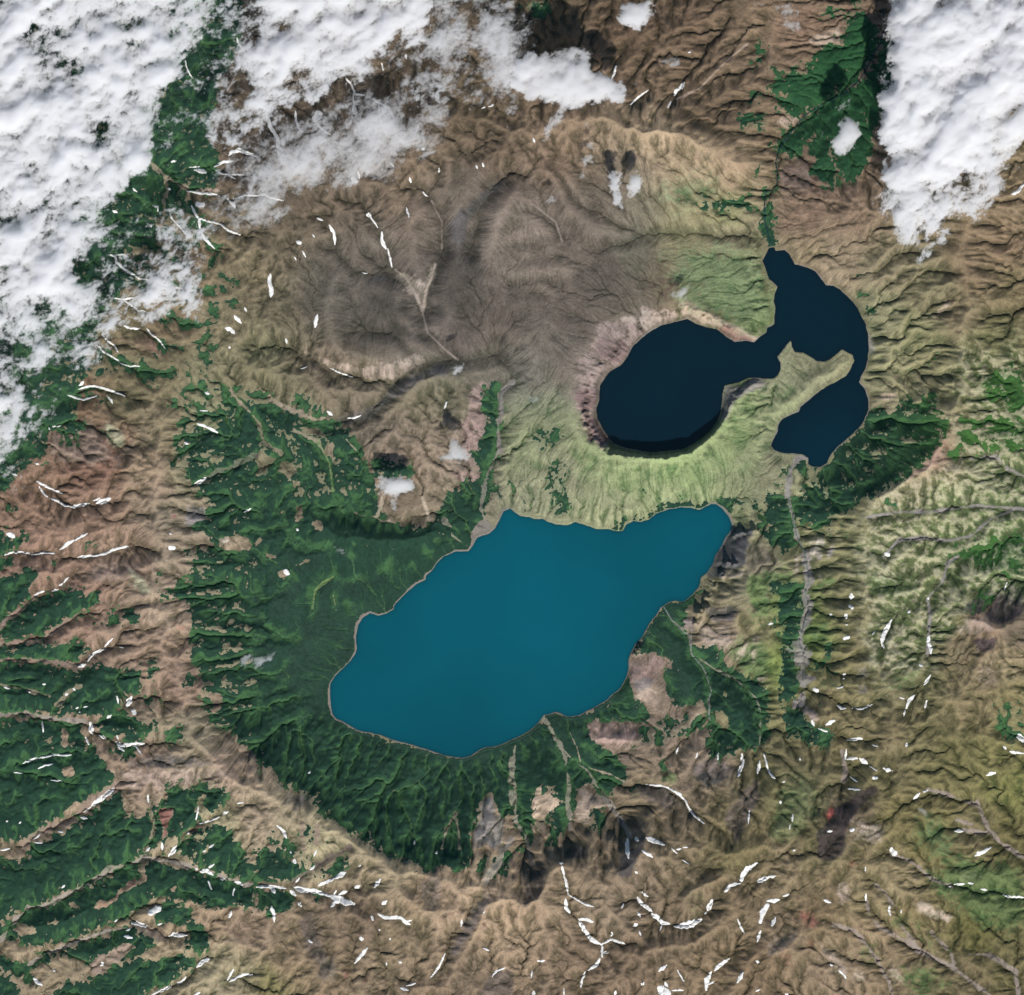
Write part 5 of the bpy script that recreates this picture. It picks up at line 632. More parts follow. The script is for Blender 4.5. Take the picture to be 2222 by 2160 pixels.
CPOLY += [((114,128,82),34,T(2,1,"1150,80 1500,10 1900,60 1940,200 1960,300 1950,550 1850,640 1600,520 1350,380 1200,250")),((118,130,86),26,T(2,0,"1180,1400 1500,1350 1750,1430 1380,1520 1300,1620 1150,1600"))]
GL += [(TAN,4,T(1,1,"1060,160 1150,230 1220,350 1270,470")),(TAN,5,T(1,1,"1370,120 1340,220 1300,330 1270,470")),(LBR,2,T(1,1,"1270,480 1310,640 1430,760 1540,850")),(LBR,2,T(1,0,"1420,1903 1420,1700 1340,1540")),(LBR,2,T(2,0,"380,1850 330,1700 150,1560")),(LBR,3,T(2,0,"1250,760 1430,680 1600,500 1800,330"))]
CREST += [(1.2,14,T(1,0,"560,1480 700,1430 900,1420 1150,1400")),(1.2,16,T(2,0,"150,1100 300,1350 450,1600 640,1750")),(1.0,12,T(1,1,"600,250 560,450 600,700 680,830")),(1.2,14,T(2,0,"420,1330 560,1560 700,1750")),(1.,10,T(2,1,"0,180 200,120 420,150")),(1.0,12,T(1,0,"1200,1903 1180,1700 1250,1560"))]
# ---------------------------------------------------------------- terrain synthesis
import numpy as np, math, random
X0, Y0, NX, NY, ST = -130.0, -130.0, 1242, 1212, 2.0          # 2-unit working grid of the ground
gx = X0+ST*np.arange(NX); gy = Y0+ST*np.arange(NY)
_lat = {}
def vnoise(x, y, seed):                                         # smooth lattice noise, -1..1
    if seed not in _lat: _lat[seed] = np.random.RandomState(seed).rand(256, 256).astype(np.float32)*2-1
    L = _lat[seed]; xi = np.floor(x).astype(np.int32); yi = np.floor(y).astype(np.int32)
    fx = (x-xi).astype(np.float32); fy = (y-yi).astype(np.float32)
    fx = fx*fx*fx*(fx*(fx*6-15)+10); fy = fy*fy*fy*(fy*(fy*6-15)+10)
    a, b, c, d = xi & 255, (xi+1) & 255, yi & 255, (yi+1) & 255
    return (L[c, a]*(1-fx)+L[c, b]*fx)*(1-fy)+(L[d, a]*(1-fx)+L[d, b]*fx)*fy
def fbm(x, y, scale, octs, seed, gain=.5, ridged=False):
    o = 0; amp = 1.; tot = 0; f = 1./scale
    for k in range(octs):
        c, s = math.cos(.6*k+seed), math.sin(.6*k+seed)
        n = vnoise((x*c-y*s)*f+17.3*k, (x*s+y*c)*f+9.1*k, (seed*7+k) % 97)
        if ridged: n = 1-2*np.abs(n)
        o = o+amp*n; tot += amp; amp *= gain; f *= 2.03
    return o/tot
def blur(a, s):                                                 # gaussian blur through the FFT-free box trick (3 passes)
    r = max(1, int(round(s*1.0)))
    for _ in range(3):
        for ax in (0, 1):
            p = np.concatenate([np.repeat(a.take([0], ax), r, ax), a, np.repeat(a.take([-1], ax), r, ax)], ax)
            c = np.cumsum(p, ax, dtype=np.float64); z = np.zeros_like(c.take([0], ax)); c = np.concatenate([z, c], ax)
            n = a.shape[ax]
            a = ((c.take(range(2*r+1, 2*r+1+n), ax)-c.take(range(0, n), ax))/(2*r+1)).astype(np.float32)
    return a
def inpoly(x, y, P):                                            # even-odd test on a rectilinear grid x (nx), y (ny)
    m = np.zeros((len(y), len(x)), bool); n = len(P)
    for i in range(n):
        (x1, y1), (x2, y2) = P[i], P[(i+1) % n]
        if y1 == y2: continue
        rows = np.where((y >= min(y1, y2)) & (y < max(y1, y2)))[0]
        if len(rows): m[rows] ^= (x[None, :] < (x1+(y[rows]-y1)/(y2-y1)*(x2-x1))[:, None])
    return m
def polymask(P, x, y): return inpoly(x, y, P)
def segdist(x, y, P, closed=False, pad=1e9, vals=None):         # distance to a polyline (and the value carried along it)
    d = np.full((len(y), len(x)), 1e9, np.float32); v = np.zeros_like(d) if vals is not None else None
    Q = list(P)+([P[0]] if closed else [])
    for i in range(len(Q)-1):
        (x1, y1), (x2, y2) = Q[i][:2], Q[i+1][:2]
        a = np.searchsorted(x, min(x1, x2)-pad); b = np.searchsorted(x, max(x1, x2)+pad)
        c = np.searchsorted(y, min(y1, y2)-pad); e = np.searchsorted(y, max(y1, y2)+pad)
        if a >= b or c >= e: continue
        XX = x[None, a:b]; YY = y[c:e, None]; dx, dy = x2-x1, y2-y1; L = dx*dx+dy*dy+1e-9
        t = np.clip(((XX-x1)*dx+(YY-y1)*dy)/L, 0, 1)
        dd = np.sqrt((XX-x1-t*dx)**2+(YY-y1-t*dy)**2).astype(np.float32)
        o = d[c:e, a:b]; k = dd < o; o[k] = dd[k]
        if vals is not None: v[c:e, a:b][k] = (vals[i]+(vals[min(i+1, len(vals)-1)]-vals[i])*t)[k]
    return (d, v) if vals is not None else d
def up2(a): # bilinear upsample by 2, cell-node grid
    n, m = a.shape; b = np.empty((2*n, 2*m), a.dtype)
    ax = np.pad(a, ((0, 1), (0, 1)), 'edge')
    b[::2, ::2] = a; b[1::2, ::2] = .5*(a+ax[1:, :-1]); b[::2, 1::2] = .5*(a+ax[:-1, 1:]); b[1::2, 1::2] = .25*(a+ax[1:, :-1]+ax[:-1, 1:]+ax[1:, 1:])
    return b
def sample(a, px, py, x0=X0, y0=Y0, st=ST):                      # bilinear look-up of a grid at points
    u = np.clip((np.asarray(px)-x0)/st, 0, a.shape[1]-1.001); v = np.clip((np.asarray(py)-y0)/st, 0, a.shape[0]-1.001)
    i = u.astype(int); j = v.astype(int); fu = u-i; fv = v-j
    return (a[j, i]*(1-fu)+a[j, i+1]*fu)*(1-fv)+(a[j+1, i]*(1-fu)+a[j+1, i+1]*fu)*fv

# --- lakes: signed distance (positive inside the water)
def lake_sdf(P):
    d = segdist(gx, gy, P, True, 160); d = np.minimum(d, 160); m = inpoly(gx, gy, P)
    return np.where(m, d, -d)
sd1 = lake_sdf(BIG_LAKE); sd2 = lake_sdf(CRATER_LAKE)
sdl = np.maximum(sd1, sd2)
sdl_w = sdl+fbm(gx[None, :], gy[:, None], 16, 3, 5)*1.6           # small irregularities of the shore

# --- coarse relief by relaxing between the surveyed heights (8-unit then 4-unit grid)
x4, y4 = gx[::2], gy[::2]
def relax(z, fixed, val, it):
    for k in range(it):
        p = np.pad(z, 1, 'edge')
        n = .25*(p[:-2, 1:-1]+p[2:, 1:-1]+p[1:-1, :-2]+p[1:-1, 2:])
        z = np.where(fixed, val, z+1.0*(n-z))
    return z
HL0 = HL; HL = []
for L in HL0:                                                    # crests and guides wander a little between the surveyed points
    M = [L[0]]
    for p, q in zip(L[:-1], L[1:]):
        n = max(1, int(math.hypot(q[0]-p[0], q[1]-p[1])/22))
        for k in range(1, n+1):
            t = k/n; x, y, zz_ = (p[i]+(q[i]-p[i])*t for i in range(3)); w_ = min(1., max(0., (-float(sample(sdl, x, y))-45)/60))*(k < n or n == 1)
            M.append((x+w_*(13*float(vnoise(np.array(x/48), np.array(y/48), 33))+6*float(vnoise(np.array(x/17), np.array(y/17), 35))), y+w_*(13*float(vnoise(np.array(x/48), np.array(y/48), 34))+6*float(vnoise(np.array(x/17), np.array(y/17), 36))), zz_+w_*.35*float(vnoise(np.array(x/30), np.array(y/30), 37))))
    HL.append(M)
def controls(step):
    xs, ys = gx[::step], gy[::step]; nx, ny = len(xs), len(ys)
    fx = np.zeros((ny, nx), bool); va = np.zeros((ny, nx), np.float32); ct = np.zeros((ny, nx), np.float32)
    for L in HL:
        for (x1, y1, z1), (x2, y2, z2) in zip(L[:-1], L[1:]):
            n = int(max(abs(x2-x1), abs(y2-y1))/(ST*step)*1.5)+1
            for t in np.linspace(0, 1, n+1):
                i = int(round((x1+(x2-x1)*t-X0)/(ST*step))); j = int(round((y1+(y2-y1)*t-Y0)/(ST*step)))
                i = min(max(i, 0), nx-1); j = min(max(j, 0), ny-1)
                va[j, i] += z1+(z2-z1)*t; ct[j, i] += 1
    fx = ct > 0; va = np.where(fx, va/np.maximum(ct, 1), 0)
    wet = sdl[::step, ::step] > -1
    fx |= wet; va = np.where(wet, 0.0, va)
    return fx, va
z = None
for step in (32, 16, 8, 4, 2):
    fx, va = controls(step)
    if z is None: z = np.full(fx.shape, 5., np.float32)
    else:
        z = up2(z)[:fx.shape[0], :fx.shape[1]]
        if z.shape != fx.shape: z = np.pad(z, ((0, fx.shape[0]-z.shape[0]), (0, fx.shape[1]-z.shape[1])), 'edge')
    z = relax(z, fx, va, {32: 400, 16: 200, 8: 120, 4: 60, 2: 30}[step])
h = z.astype(np.float32)
XX4, YY4 = np.meshgrid(x4, y4)
land4 = sdl[::2, ::2] < -1
KEEP = 1-np.clip(1.6-np.abs(-sd2-16)/22, 0, 1)*(gx[None, :] < 1650)*(gx[None, :] > 1200)
wall = np.clip(-sdl[::2, ::2]/30, 0, 1)
hb = blur(h, 1.2); kq = .6*KEEP[::2, ::2]; h = np.where(land4, h*(1-kq)+hb*kq, h)
# soft ash plains resist cutting less than the flanks: erodibility map
ERO = np.ones_like(h)
for v, P in ((.25, O("560,480 900,300 1400,420 1480,640 1200,700 960,760 700,720 560,620")), (.45, O("1100,280 1450,240 1500,380 1300,400 1100,360")), (.3, O("940,760 1100,700 1500,800 1480,960 1000,1000")), (.25, O("640,1000 880,1040 640,1380 500,1300 520,1100")), (.3, O("1180,1180 1340,1180 1380,1340 1160,1400")), (.35,O("1500,380 1640,380 1700,560 1640,560 1500,480")), (.5,O("900,1450 1180,1400 1180,1560 960,1560"))):
    ERO = np.where(inpoly(x4, y4, P), v, ERO)
ERO = blur(ERO, 7)*(1+.5*fbm(XX4, YY4, 60, 3, 41))
h += land4*wall*np.clip(ERO+.15, .3, 1)*(fbm(XX4, YY4, 130, 6, 11, .6)*1.7+fbm(XX4, YY4, 40, 4, 12, .5, True)*.3+fbm(XX4, YY4, 14, 2, 13)*.22)*np.clip(h/4+.25, .12, 1.)
for d, w, P in VL:                                               # surveyed valleys
    dd = segdist(x4, y4, P, pad=w*4)
    h -= land4*np.minimum(1, -sdl[::2, ::2]/12)*(d*.92*np.exp(-(dd/w)**1.3)).astype(np.float32)
for cz_, cw_, P in CREST:
    dd = segdist(x4, y4, P, pad=cw_*4); h += land4*(cz_*np.exp(-(dd/cw_)**1.2)).astype(np.float32)
for c, hh, r in zip(CRAG, CRAGH, CRAGR):
    (cx, cy), = c; dd = np.hypot(XX4-cx, YY4-cy)+2.2*fbm(XX4, YY4, 12, 2, 31)
    h += 1.5*hh*np.exp(-(dd/r)**2)*land4*np.clip(-sdl[::2, ::2]/4, 0, 1)
h = np.where(land4, np.maximum(h, np.where(sdl[::2, ::2] > -110, .06, -9)), h)

DI = [(-1, 0), (1, 0), (0, -1), (0, 1), (-1, -1), (-1, 1), (1, -1), (1, 1)]
def receivers(h, rs):
    ny, nx = h.shape; idx = np.arange(ny*nx).reshape(ny, nx); best = np.zeros_like(h); rec = idx.copy(); dist = np.ones_like(h)
    jit = .62+.76*rs.rand(8, ny, nx).astype(np.float32)
    for k, (dj, di) in enumerate(DI):
        L = math.hypot(dj, di); sh = np.full_like(h, 1e9); js = slice(max(0, -dj), ny-max(0, dj)); is_ = slice(max(0, -di), nx-max(0, di))
        jn = slice(max(0, dj), ny-max(0, -dj)); in_ = slice(max(0, di), nx-max(0, -di))
        s = np.full_like(h, -1.); s[js, is_] = (h[js, is_]-h[jn, in_])/L*jit[k][js, is_]
        m = s > best; best[m] = s[m]; rec[m] = (idx+dj*nx+di)[m]; dist[m] = L
    return rec.ravel(), dist.ravel()
def fill(h, mask, it):                                           # lift pits to just above their lowest neighbour
    ny, nx = h.shape
    for _ in range(it):
        p = np.pad(h, 1, constant_values=1e9)
        mn = np.full_like(h, 1e9)
        for dj, di in DI: mn = np.minimum(mn, p[1+dj:1+dj+ny, 1+di:1+di+nx])
        pit = mask & (h <= mn); pit[0] = pit[-1] = False; pit[:, 0] = pit[:, -1] = False
        h = np.where(pit, mn+.004, h)
    return h
def erode(h, mask, its, K, m, dx, talus, seed, smooth=.0, Acap=1e9, hard=None, keep=1.):
    rs = np.random.RandomState(seed); ny, nx = h.shape; n = ny*nx
    for it in range(its):
        h = fill(h, mask, 5)
        hj = h+rs.rand(ny, nx).astype(np.float32)*.004
        r, d = receivers(hj, rs); self_ = np.arange(n)
        r = np.where(mask.ravel(), r, self_)
        R = np.append(np.where(r == self_, n, r), n); A = np.append(np.ones(n), 0.)
        for k in range(11): A = A+np.bincount(R, A, minlength=n+1); A[n] = 0; R = R[R]
        A = A[:n]
        A = np.minimum(A, Acap)
        F = K*(A*dx*dx)**m/(d*dx)
        if hard is not None: F = F*hard.ravel()
        F = np.where(r == self_, 0, F).astype(np.float64)
        hv = h.ravel().astype(np.float64); a = hv/(1+F); b = F/(1+F); b = np.where(r == self_, 0, b); R = r.copy()
        for k in range(12):                                      # implicit incision, affine maps composed by doubling
            a = a+b*a[R]; b = b*b[R]; R = R[R]
        hn = (a+b*hv[R]).reshape(ny, nx).astype(np.float32)
        h = np.where(mask, hn, h)
        for _ in range(2):                                       # hillslopes relax to the angle of repose
            p = np.pad(h, 1, 'edge'); dz = np.zeros_like(h)
            for dj, di in DI[:4]:
                q = p[1+dj:1+dj+ny, 1+di:1+di+nx]-h
                dz += np.sign(q)*np.maximum(np.abs(q)-talus*dx, 0)*.2*keep
            h = np.where(mask, h+dz, h)
        if smooth:
            p = np.pad(h, 1, 'edge'); lap = p[:-2, 1:-1]+p[2:, 1:-1]+p[1:-1, :-2]+p[1:-1, 2:]-4*h
            h = np.where(mask, h+smooth*lap*keep, h)
    return h, A.reshape(ny, nx)
def accum(h, mask, seed):
    rs = np.random.RandomState(seed); ny, nx = h.shape; n = ny*nx
    r, d = receivers(h+rs.rand(ny, nx).astype(np.float32)*.002, rs); s = np.arange(n); r = np.where(mask.ravel(), r, s)
    # append a drain node that swallows everything past the roots
    R = np.append(np.where(r == s, n, r), n); A = np.append(np.ones(n), 0.)
    for k in range(12): A = A+np.bincount(R, A, minlength=n+1); A[n] = 0; R = R[R]
    return A[:n].reshape(ny, nx), r, d
import time as _t
_t0 = _t.time()
m4 = land4.copy(); m4[0] = m4[-1] = False; m4[:, 0] = m4[:, -1] = False
h = np.where(m4, h, np.where(land4, h, -.02)).astype(np.float32)
h, A4 = erode(h, m4, 34, .026, .45, .4, .34, 3, .025, hard=ERO*(.3+.7*KEEP[::2, ::2]), keep=KEEP[::2, ::2])
h = fill(h, m4, 10)
# --- to the 2-unit grid
X, Y = np.meshgrid(gx, gy)
wp = np.clip((-sdl-6)/20, 0, 1)
hf = sample(h, X+wp*(fbm(X, Y, 34, 4, 61, .6)*13+fbm(X, Y, 9, 2, 63)*2), Y+wp*(fbm(X, Y, 34, 4, 62, .6)*13+fbm(X, Y, 9, 2, 64)*2), X0, Y0, 4.).astype(np.float32)
land = sdl_w < -.5
er2 = up2(ERO)[:NY, :NX]; relz = np.clip(hf/3, .1, 1)
hf = hf+(fbm(X, Y, 22, 4, 51, .6)*.16+fbm(X, Y, 11, 3, 52, .6, True)*.06)*(er2*.8+.12)*relz*np.clip(-sdl/14, 0, 1)
m2 = land.copy(); m2[0] = m2[-1] = False; m2[:, 0] = m2[:, -1] = False
hf = np.where(land, np.maximum(hf, np.where(sdl > -110, .02, -9)), -.02).astype(np.float32)
hf, A2 = erode(hf, m2, 9, .014, .45, .2, .36, 5, .03, hard=er2, keep=KEEP)
A2, rec2, dist2 = accum(fill(hf, m2, 4), m2, 9)
lA = np.log2(np.maximum(A2, 1)).astype(np.float32)
calm = np.clip((.62-er2)/.35, 0, 1)*np.clip(-sdl/20, 0, 1)*KEEP
hf = hf+(blur(hf, 3)-hf)*calm*.75
hf = hf-m2*np.clip((lA-5.2)/6, 0, 1)*(.10+.10*er2)*np.clip(-sdl/12, 0, 1)*KEEP
# downslope streaks: noise smeared along the fall line
gyy, gxx = np.gradient(blur(hf, 3)); gl = np.hypot(gxx, gyy)+1e-6; ux, uy = (gxx/gl).astype(np.float32), (gyy/gl).astype(np.float32)
nz = np.random.RandomState(7).rand(NY, NX).astype(np.float32); acc = nz.copy(); J0, I0 = np.meshgrid(np.arange(NY), np.arange(NX), indexing='ij')
for sgn in (1, -1):
    pi, pj = I0.astype(np.float32), J0.astype(np.float32)
    for k in range(11):
        a_, b_ = np.clip(pi+.5, 0, NX-1).astype(np.int32), np.clip(pj+.5, 0, NY-1).astype(np.int32)
        pi = pi+sgn*ux[b_, a_]*.9; pj = pj+sgn*uy[b_, a_]*.9
        acc += nz[np.clip(pj+.5, 0, NY-1).astype(np.int32), np.clip(pi+.5, 0, NX-1).astype(np.int32)]
lic = acc-blur(acc, 5); lic = (lic/lic.std()).astype(np.float32)
hf = hf+m2*lic*.016*np.clip(-sdl/12, 0, 1)
for c, hh, r in zip(CRAG, CRAGH, CRAGR):                         # rock crags stand on the finished slopes
    (cx, cy), = c; dd = np.hypot(X-cx, (Y-cy)*1.1)+6*fbm(X, Y, 11, 3, 32, .7)
    hf += (hh*.42*np.exp(-(np.maximum(dd, 0)/(r*.95))**2.0)*(1+.5*fbm(X, Y, 6, 2, 38))).astype(np.float32)
hs = blur(hf, 8); rel = hf-blur(hf, 3)                             # local relief: + on ribs, - in hollows
relL = hf-hs
# beds drop below the water, the ground rises out of it without a step
ds = np.clip(-sdl_w, 0, 60)
k0 = np.clip(ds/10, 0, 1); k0 = k0*k0*(3-2*k0)
cl = np.clip((blur(np.maximum(hf, 0), 2)-1.2)/1.5, 0, 1)         # cliffs come straight out of the water
kk = np.maximum(k0, cl*np.clip(ds/3.5, 0, 1))
hz = np.where(sdl_w > 0, -np.clip(sdl_w*.09, 0, 3), np.where(ds > 14, hf, ds*.03*(1-kk)+np.maximum(hf, np.where(sdl > -110, .06, -9))*kk)).astype(np.float32)
hz = np.where(sdl_w < -10, hz+(hz-blur(hz, 9))*.38+(hz-blur(hz, 2))*1.2*np.clip((-sdl_w-10)/20, 0, 1), hz).astype(np.float32)
print('terrain', round(_t.time()-_t0, 1))
# ---------------------------------------------------------------- ground cover
_t0 = _t.time()
def lin(c):
    c = np.asarray(c, np.float32)/255.; return np.where(c < .04045, c/12.92, ((c+.055)/1.055)**2.4).astype(np.float32)
n_a = fbm(X, Y, 60, 5, 71, .6); n_b = fbm(X, Y, 60, 5, 72, .6); n_f = fbm(X, Y, 7, 3, 73, .7); n_m = fbm(X, Y, 24, 4, 74, .6)
cp = [tuple(float(q) for q in w.split(',')) for w in CP.split()]
x16, y16 = gx[::6], gy[::6]; XX, YY = np.meshgrid(x16, y16); W = np.zeros_like(XX); C = np.zeros(XX.shape+(3,))
for x, y, r, g, b in cp:
    w = 1/(((XX-x*1.1343)**2+(YY-y*1.1343)**2)+400.)**1.9; W += w; C += w[..., None]*lin((r, g, b))
C /= W[..., None]
wx, wy = X+n_a*26+n_m*10, Y+n_b*26-n_m*8
col = np.array([.83, .75, .66], np.float32)*np.dstack([sample(C[..., k], wx, wy, X0, Y0, ST*6) for k in range(3)]).astype(np.float32)
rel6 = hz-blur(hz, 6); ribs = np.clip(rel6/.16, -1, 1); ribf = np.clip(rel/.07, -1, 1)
slope = np.hypot(*np.gradient(hz, .2)[::-1]).astype(np.float32)
WPY = fbm(X, Y, 18, 3, 78, .65)
def soft(P, e, amp=.45, x=gx, y=gy):                             # a polygon with a worn, irregular edge
    xs = [p[0] for p in P]; ys = [p[1] for p in P]; e2 = 18
    a = max(0, int((min(xs)-e2-X0)/ST)); b = min(NX, int((max(xs)+e2-X0)/ST)+1); c = max(0, int((min(ys)-e2-Y0)/ST)); d = min(NY, int((max(ys)+e2-Y0)/ST)+1)
    if a >= b or c >= d: return None
    m = blur(inpoly(x[a:b], y[c:d], P).astype(np.float32), max(1, e/ST))
    m = sample(m, X[c:d, a:b]+5*n_m[c:d, a:b]*1.5+3.2*n_f[c:d, a:b], Y[c:d, a:b]+7*WPY[c:d, a:b], x[a], y[c], ST).astype(np.float32)
    k = m+amp*(n_m[c:d, a:b]*.6+n_f[c:d, a:b]*.9)*(m > .02)*(m < .995)
    return slice(c, d), slice(a, b), np.clip((k-.5)*2.2+.5, 0, 1)
for cc, e, P in CPOLY:
    q = soft(P, e)
    if q: js, is_, k = q; col[js, is_] += (lin(cc)*.86-col[js, is_])*(k*.85)[..., None]
# ribs bleached, hollows with more grass: strongest on the striped eastern flank
stripe = np.clip(inpoly(gx, gy, T(3,1,"1500,700 2600,700 2600,1903 1000,1903 1350,1700 1450,1300")).astype(np.float32)+inpoly(gx, gy, T(3,2,"720,0 2600,0 2600,760 1500,800 1240,1300 900,1350 720,1100")), 0, 1)
stripe = blur(stripe, 8); stripe = sample(stripe, X+60*n_a+20*n_m, Y+50*n_b, X0, Y0, ST).astype(np.float32)
nst = fbm(X*.8+Y*.35, Y*1.5-X*.7, 12, 3, 81, .7)
k = np.clip(.28+ribf*.35+ribs*.2+nst*2.2+.10*lic, 0, 1)[..., None]*stripe[..., None]
kk = (stripe*np.clip(.75-ribs*.5-nst*1.5, 0, 1))[..., None]
col = col*(1-kk*.75)+lin((86,98,48))*kk*.75; col = col*(1-k*.6)+lin((158,152,112))*k*.6
# greener hollows, paler ribs everywhere
gr = np.clip(col[..., 1]/np.maximum(col[..., 0], .01)-.75, 0, .5)
n_x = fbm(X, Y, 4.6, 2, 79, .8)
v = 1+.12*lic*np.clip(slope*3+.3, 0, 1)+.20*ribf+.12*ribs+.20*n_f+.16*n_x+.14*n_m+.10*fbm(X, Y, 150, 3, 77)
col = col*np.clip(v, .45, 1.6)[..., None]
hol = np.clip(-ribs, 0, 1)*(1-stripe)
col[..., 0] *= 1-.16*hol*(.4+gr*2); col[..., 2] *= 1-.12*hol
GK = np.zeros_like(hz)
for cc, w, P in GL:                                              # gravel beds
    d = segdist(gx, gy, [(p[0], p[1]) for p in P], pad=w*2+14)
    d = d+n_m*w*.9+n_f*w*.35
    k = np.clip((w*.55-d)/2.2+.5, 0, 1)*.8*(1+.25*n_f); col += (lin(cc)*1.02-col)*k[..., None]; GK = np.maximum(GK, k*(w > 2.5))
# gully floors: fine threads of pale debris or of darker tone
th = np.clip((lA-6.2)/2.5, 0, 1)*np.clip(slope*1.2, 0, 1); tone = np.where(n_a+.3*n_m > .12, 1.32, .62).astype(np.float32)
col *= (1+(tone-1)*th*.55)[..., None]
# --- shrub cover
V_ = np.zeros_like(hz)
for v, P in SC:
    q = soft(P, (7 if v > .7 else 3.5 if v == 0 else 9), .5)
    if q: js, is_, k = q; V_[js, is_] = V_[js, is_]*(1-k)+v*k
inner = np.exp(-((X-540)**2/220**2+(Y-1300)**2/300**2))
scr = V_-.5+.55*(n_m*.6+n_f*.55+.35*fbm(X, Y, 14, 3, 75, .7)+.30*n_x)-.22*np.clip(ribs, -1, 1)*(V_ < .94)-.10*ribf+.12*lic*np.clip(slope*3, 0, 1)
scr -= .6*np.clip((.24-V_)/.2, 0, 1)
scr -= .30*np.clip((V_-.2)*4, 0, 1)*np.clip((slope-.95)*1.6, 0, 1)*(n_a > -.1)
scr -= .4*np.clip((lA-9.5)/2, 0, 1)*(V_ > .3)*(V_ < .9)
scr = np.where(sdl_w > -2.2, -1, scr-GK*1.6)
# meadow green shows round and inside the shrubs
mead = np.clip((V_-.25)*2, 0, 1)*np.clip(.75-scr, 0, 1)
col += (lin((92,112,70))-col)*(mead*.45)[..., None]*(scr < .1)[..., None]
edge_ = np.clip(1-np.abs(scr+.06)/.14, 0, 1); col += (lin((128,128,88))-col)*(edge_*.4)[..., None]
# shrub canopy colour: deep green, lighter along moist hollows, a bluish cast on the basin floor
fl = np.clip(1-slope/.35, 0, 1); bas = np.clip(np.exp(-((X-640)**2/260**2+(Y-1380)**2/300**2))+np.exp(-((X-1400)**2/260**2+(Y-1500)**2/200**2))+np.exp(-((X-1050)**2/200**2+(Y-1700)**2/110**2)), 0, 1)*fl
sc = np.broadcast_to(lin((29,60,43)), X.shape+(3,)).copy()
sc += (lin((43,68,56))-sc)*(bas*.85)[..., None]
sc += (lin((32,76,40))-sc)*(np.exp(-((X-1850)**2/260**2+(Y-150)**2/330**2)))[..., None]
NEk = 1-.8*np.exp(-((X-1850)**2/260**2+(Y-150)**2/330**2)); hm = np.clip(-ribs*1.1+n_m*.9-.15, 0, 1)*(slope > .12); sc += (lin((66,108,58))-sc)*(hm*.6*NEk)[..., None]
bg = np.clip(n_a*2.2-.55, 0, 1)*np.clip(slope*2.2, 0, 1); sc += (lin((58,98,50))-sc)*(bg*.55*NEk)[..., None]
ea = np.exp(-((X-2150)**2/150**2+(Y-950)**2/500**2)); sc += (lin((58,100,30))-sc)*(ea*.8)[..., None]
th2 = np.clip((lA-7.2)/2, 0, 1)*np.clip((n_b+.25)*2, 0, 1); sc += (lin((90,128,76))-sc)*(th2*.55*NEk)[..., None]
sc *= np.clip(1+.07*lic+.22*n_x+.10*fbm(X, Y, 30, 4, 85, .7)+.16*n_f+.12*n_m+.15*n_a, .5, 1.6)[..., None]
# beaches
bw = np.clip(1.5+6.5*fbm(X, Y, 70, 3, 91)+1.5*n_m, -1, 8)*np.where(sd2 > sd1, .55, 1)
kb = np.clip((sdl_w+bw)/1.6+.5, 0, 1)*(sdl_w < 1.2)*.85
fan = np.clip(1-segdist(gx, gy, T(1,2,"1740,230 1700,290"), pad=30)/20-.1*n_m, 0, 1)
kb = np.maximum(kb, np.clip(fan*4, 0, 1)*(sdl_w < 1)*.85)
col += (lin((122,114,104))-col)*kb[..., None]; scr = np.where(kb > .4, -1, scr); col *= (1-.25*np.clip(1-np.abs(sdl_w+.5)/2.5, 0, 1)*(kb < .3))[..., None]
# lake beds: dark near the shore
kd = np.clip((sdl_w-.6)/1.2, 0, 1); col += (lin((58,56,60))-col)*kd[..., None]
lum = (col*np.array([.3, .55, .15], np.float32)).sum(2, keepdims=True); ash = blur(np.clip((.6-er2)/.3, 0, 1)*(Y < 880)*(X < 1420), 12)[..., None]; est = 1/(1+np.exp(-(X-1600)/60))*1/(1+np.exp(-(Y-900)/80)); col[..., 2] *= 1+.20*est; col[..., 0] *= 1-.05*est; col[..., 0] *= 1-.10*np.clip(col[..., 1]/np.maximum(col[..., 0], .01)-1.02, 0, .2)*5; des = .34-.16*est[..., None]-.1*(1-est[..., None])*np.clip(col[..., 1:2]/np.maximum(col[..., 0:1], .01)-1, 0, .4)*2.5; col = col*(1-.24*ash)*(1+ash*(np.array([-.03, 0, .05], np.float32))); des = des+.15*ash; col = col+(lum*np.array([1.04, .99, .95], np.float32)-col)*des
col *= (1+.14/(1+np.exp(-(Y-1700)/90)))[..., None]; cone = blur(inpoly(gx, gy, O('850,800 980,740 1100,760 1300,860 1400,620 1620,600 1580,800 1500,960 1400,980 900,1010')).astype(np.float32), 14)[..., None]; col = col*(1-.15*cone)*(1+cone*np.array([-.03, -.01, .05], np.float32))
col = np.clip(col*1.06, .006, .85); lum = sc.sum(2, keepdims=True)/3; sc = sc+(lum-sc)*.16; sc = np.clip(sc, .006, .5)
print('cover', round(_t.time()-_t0, 1))
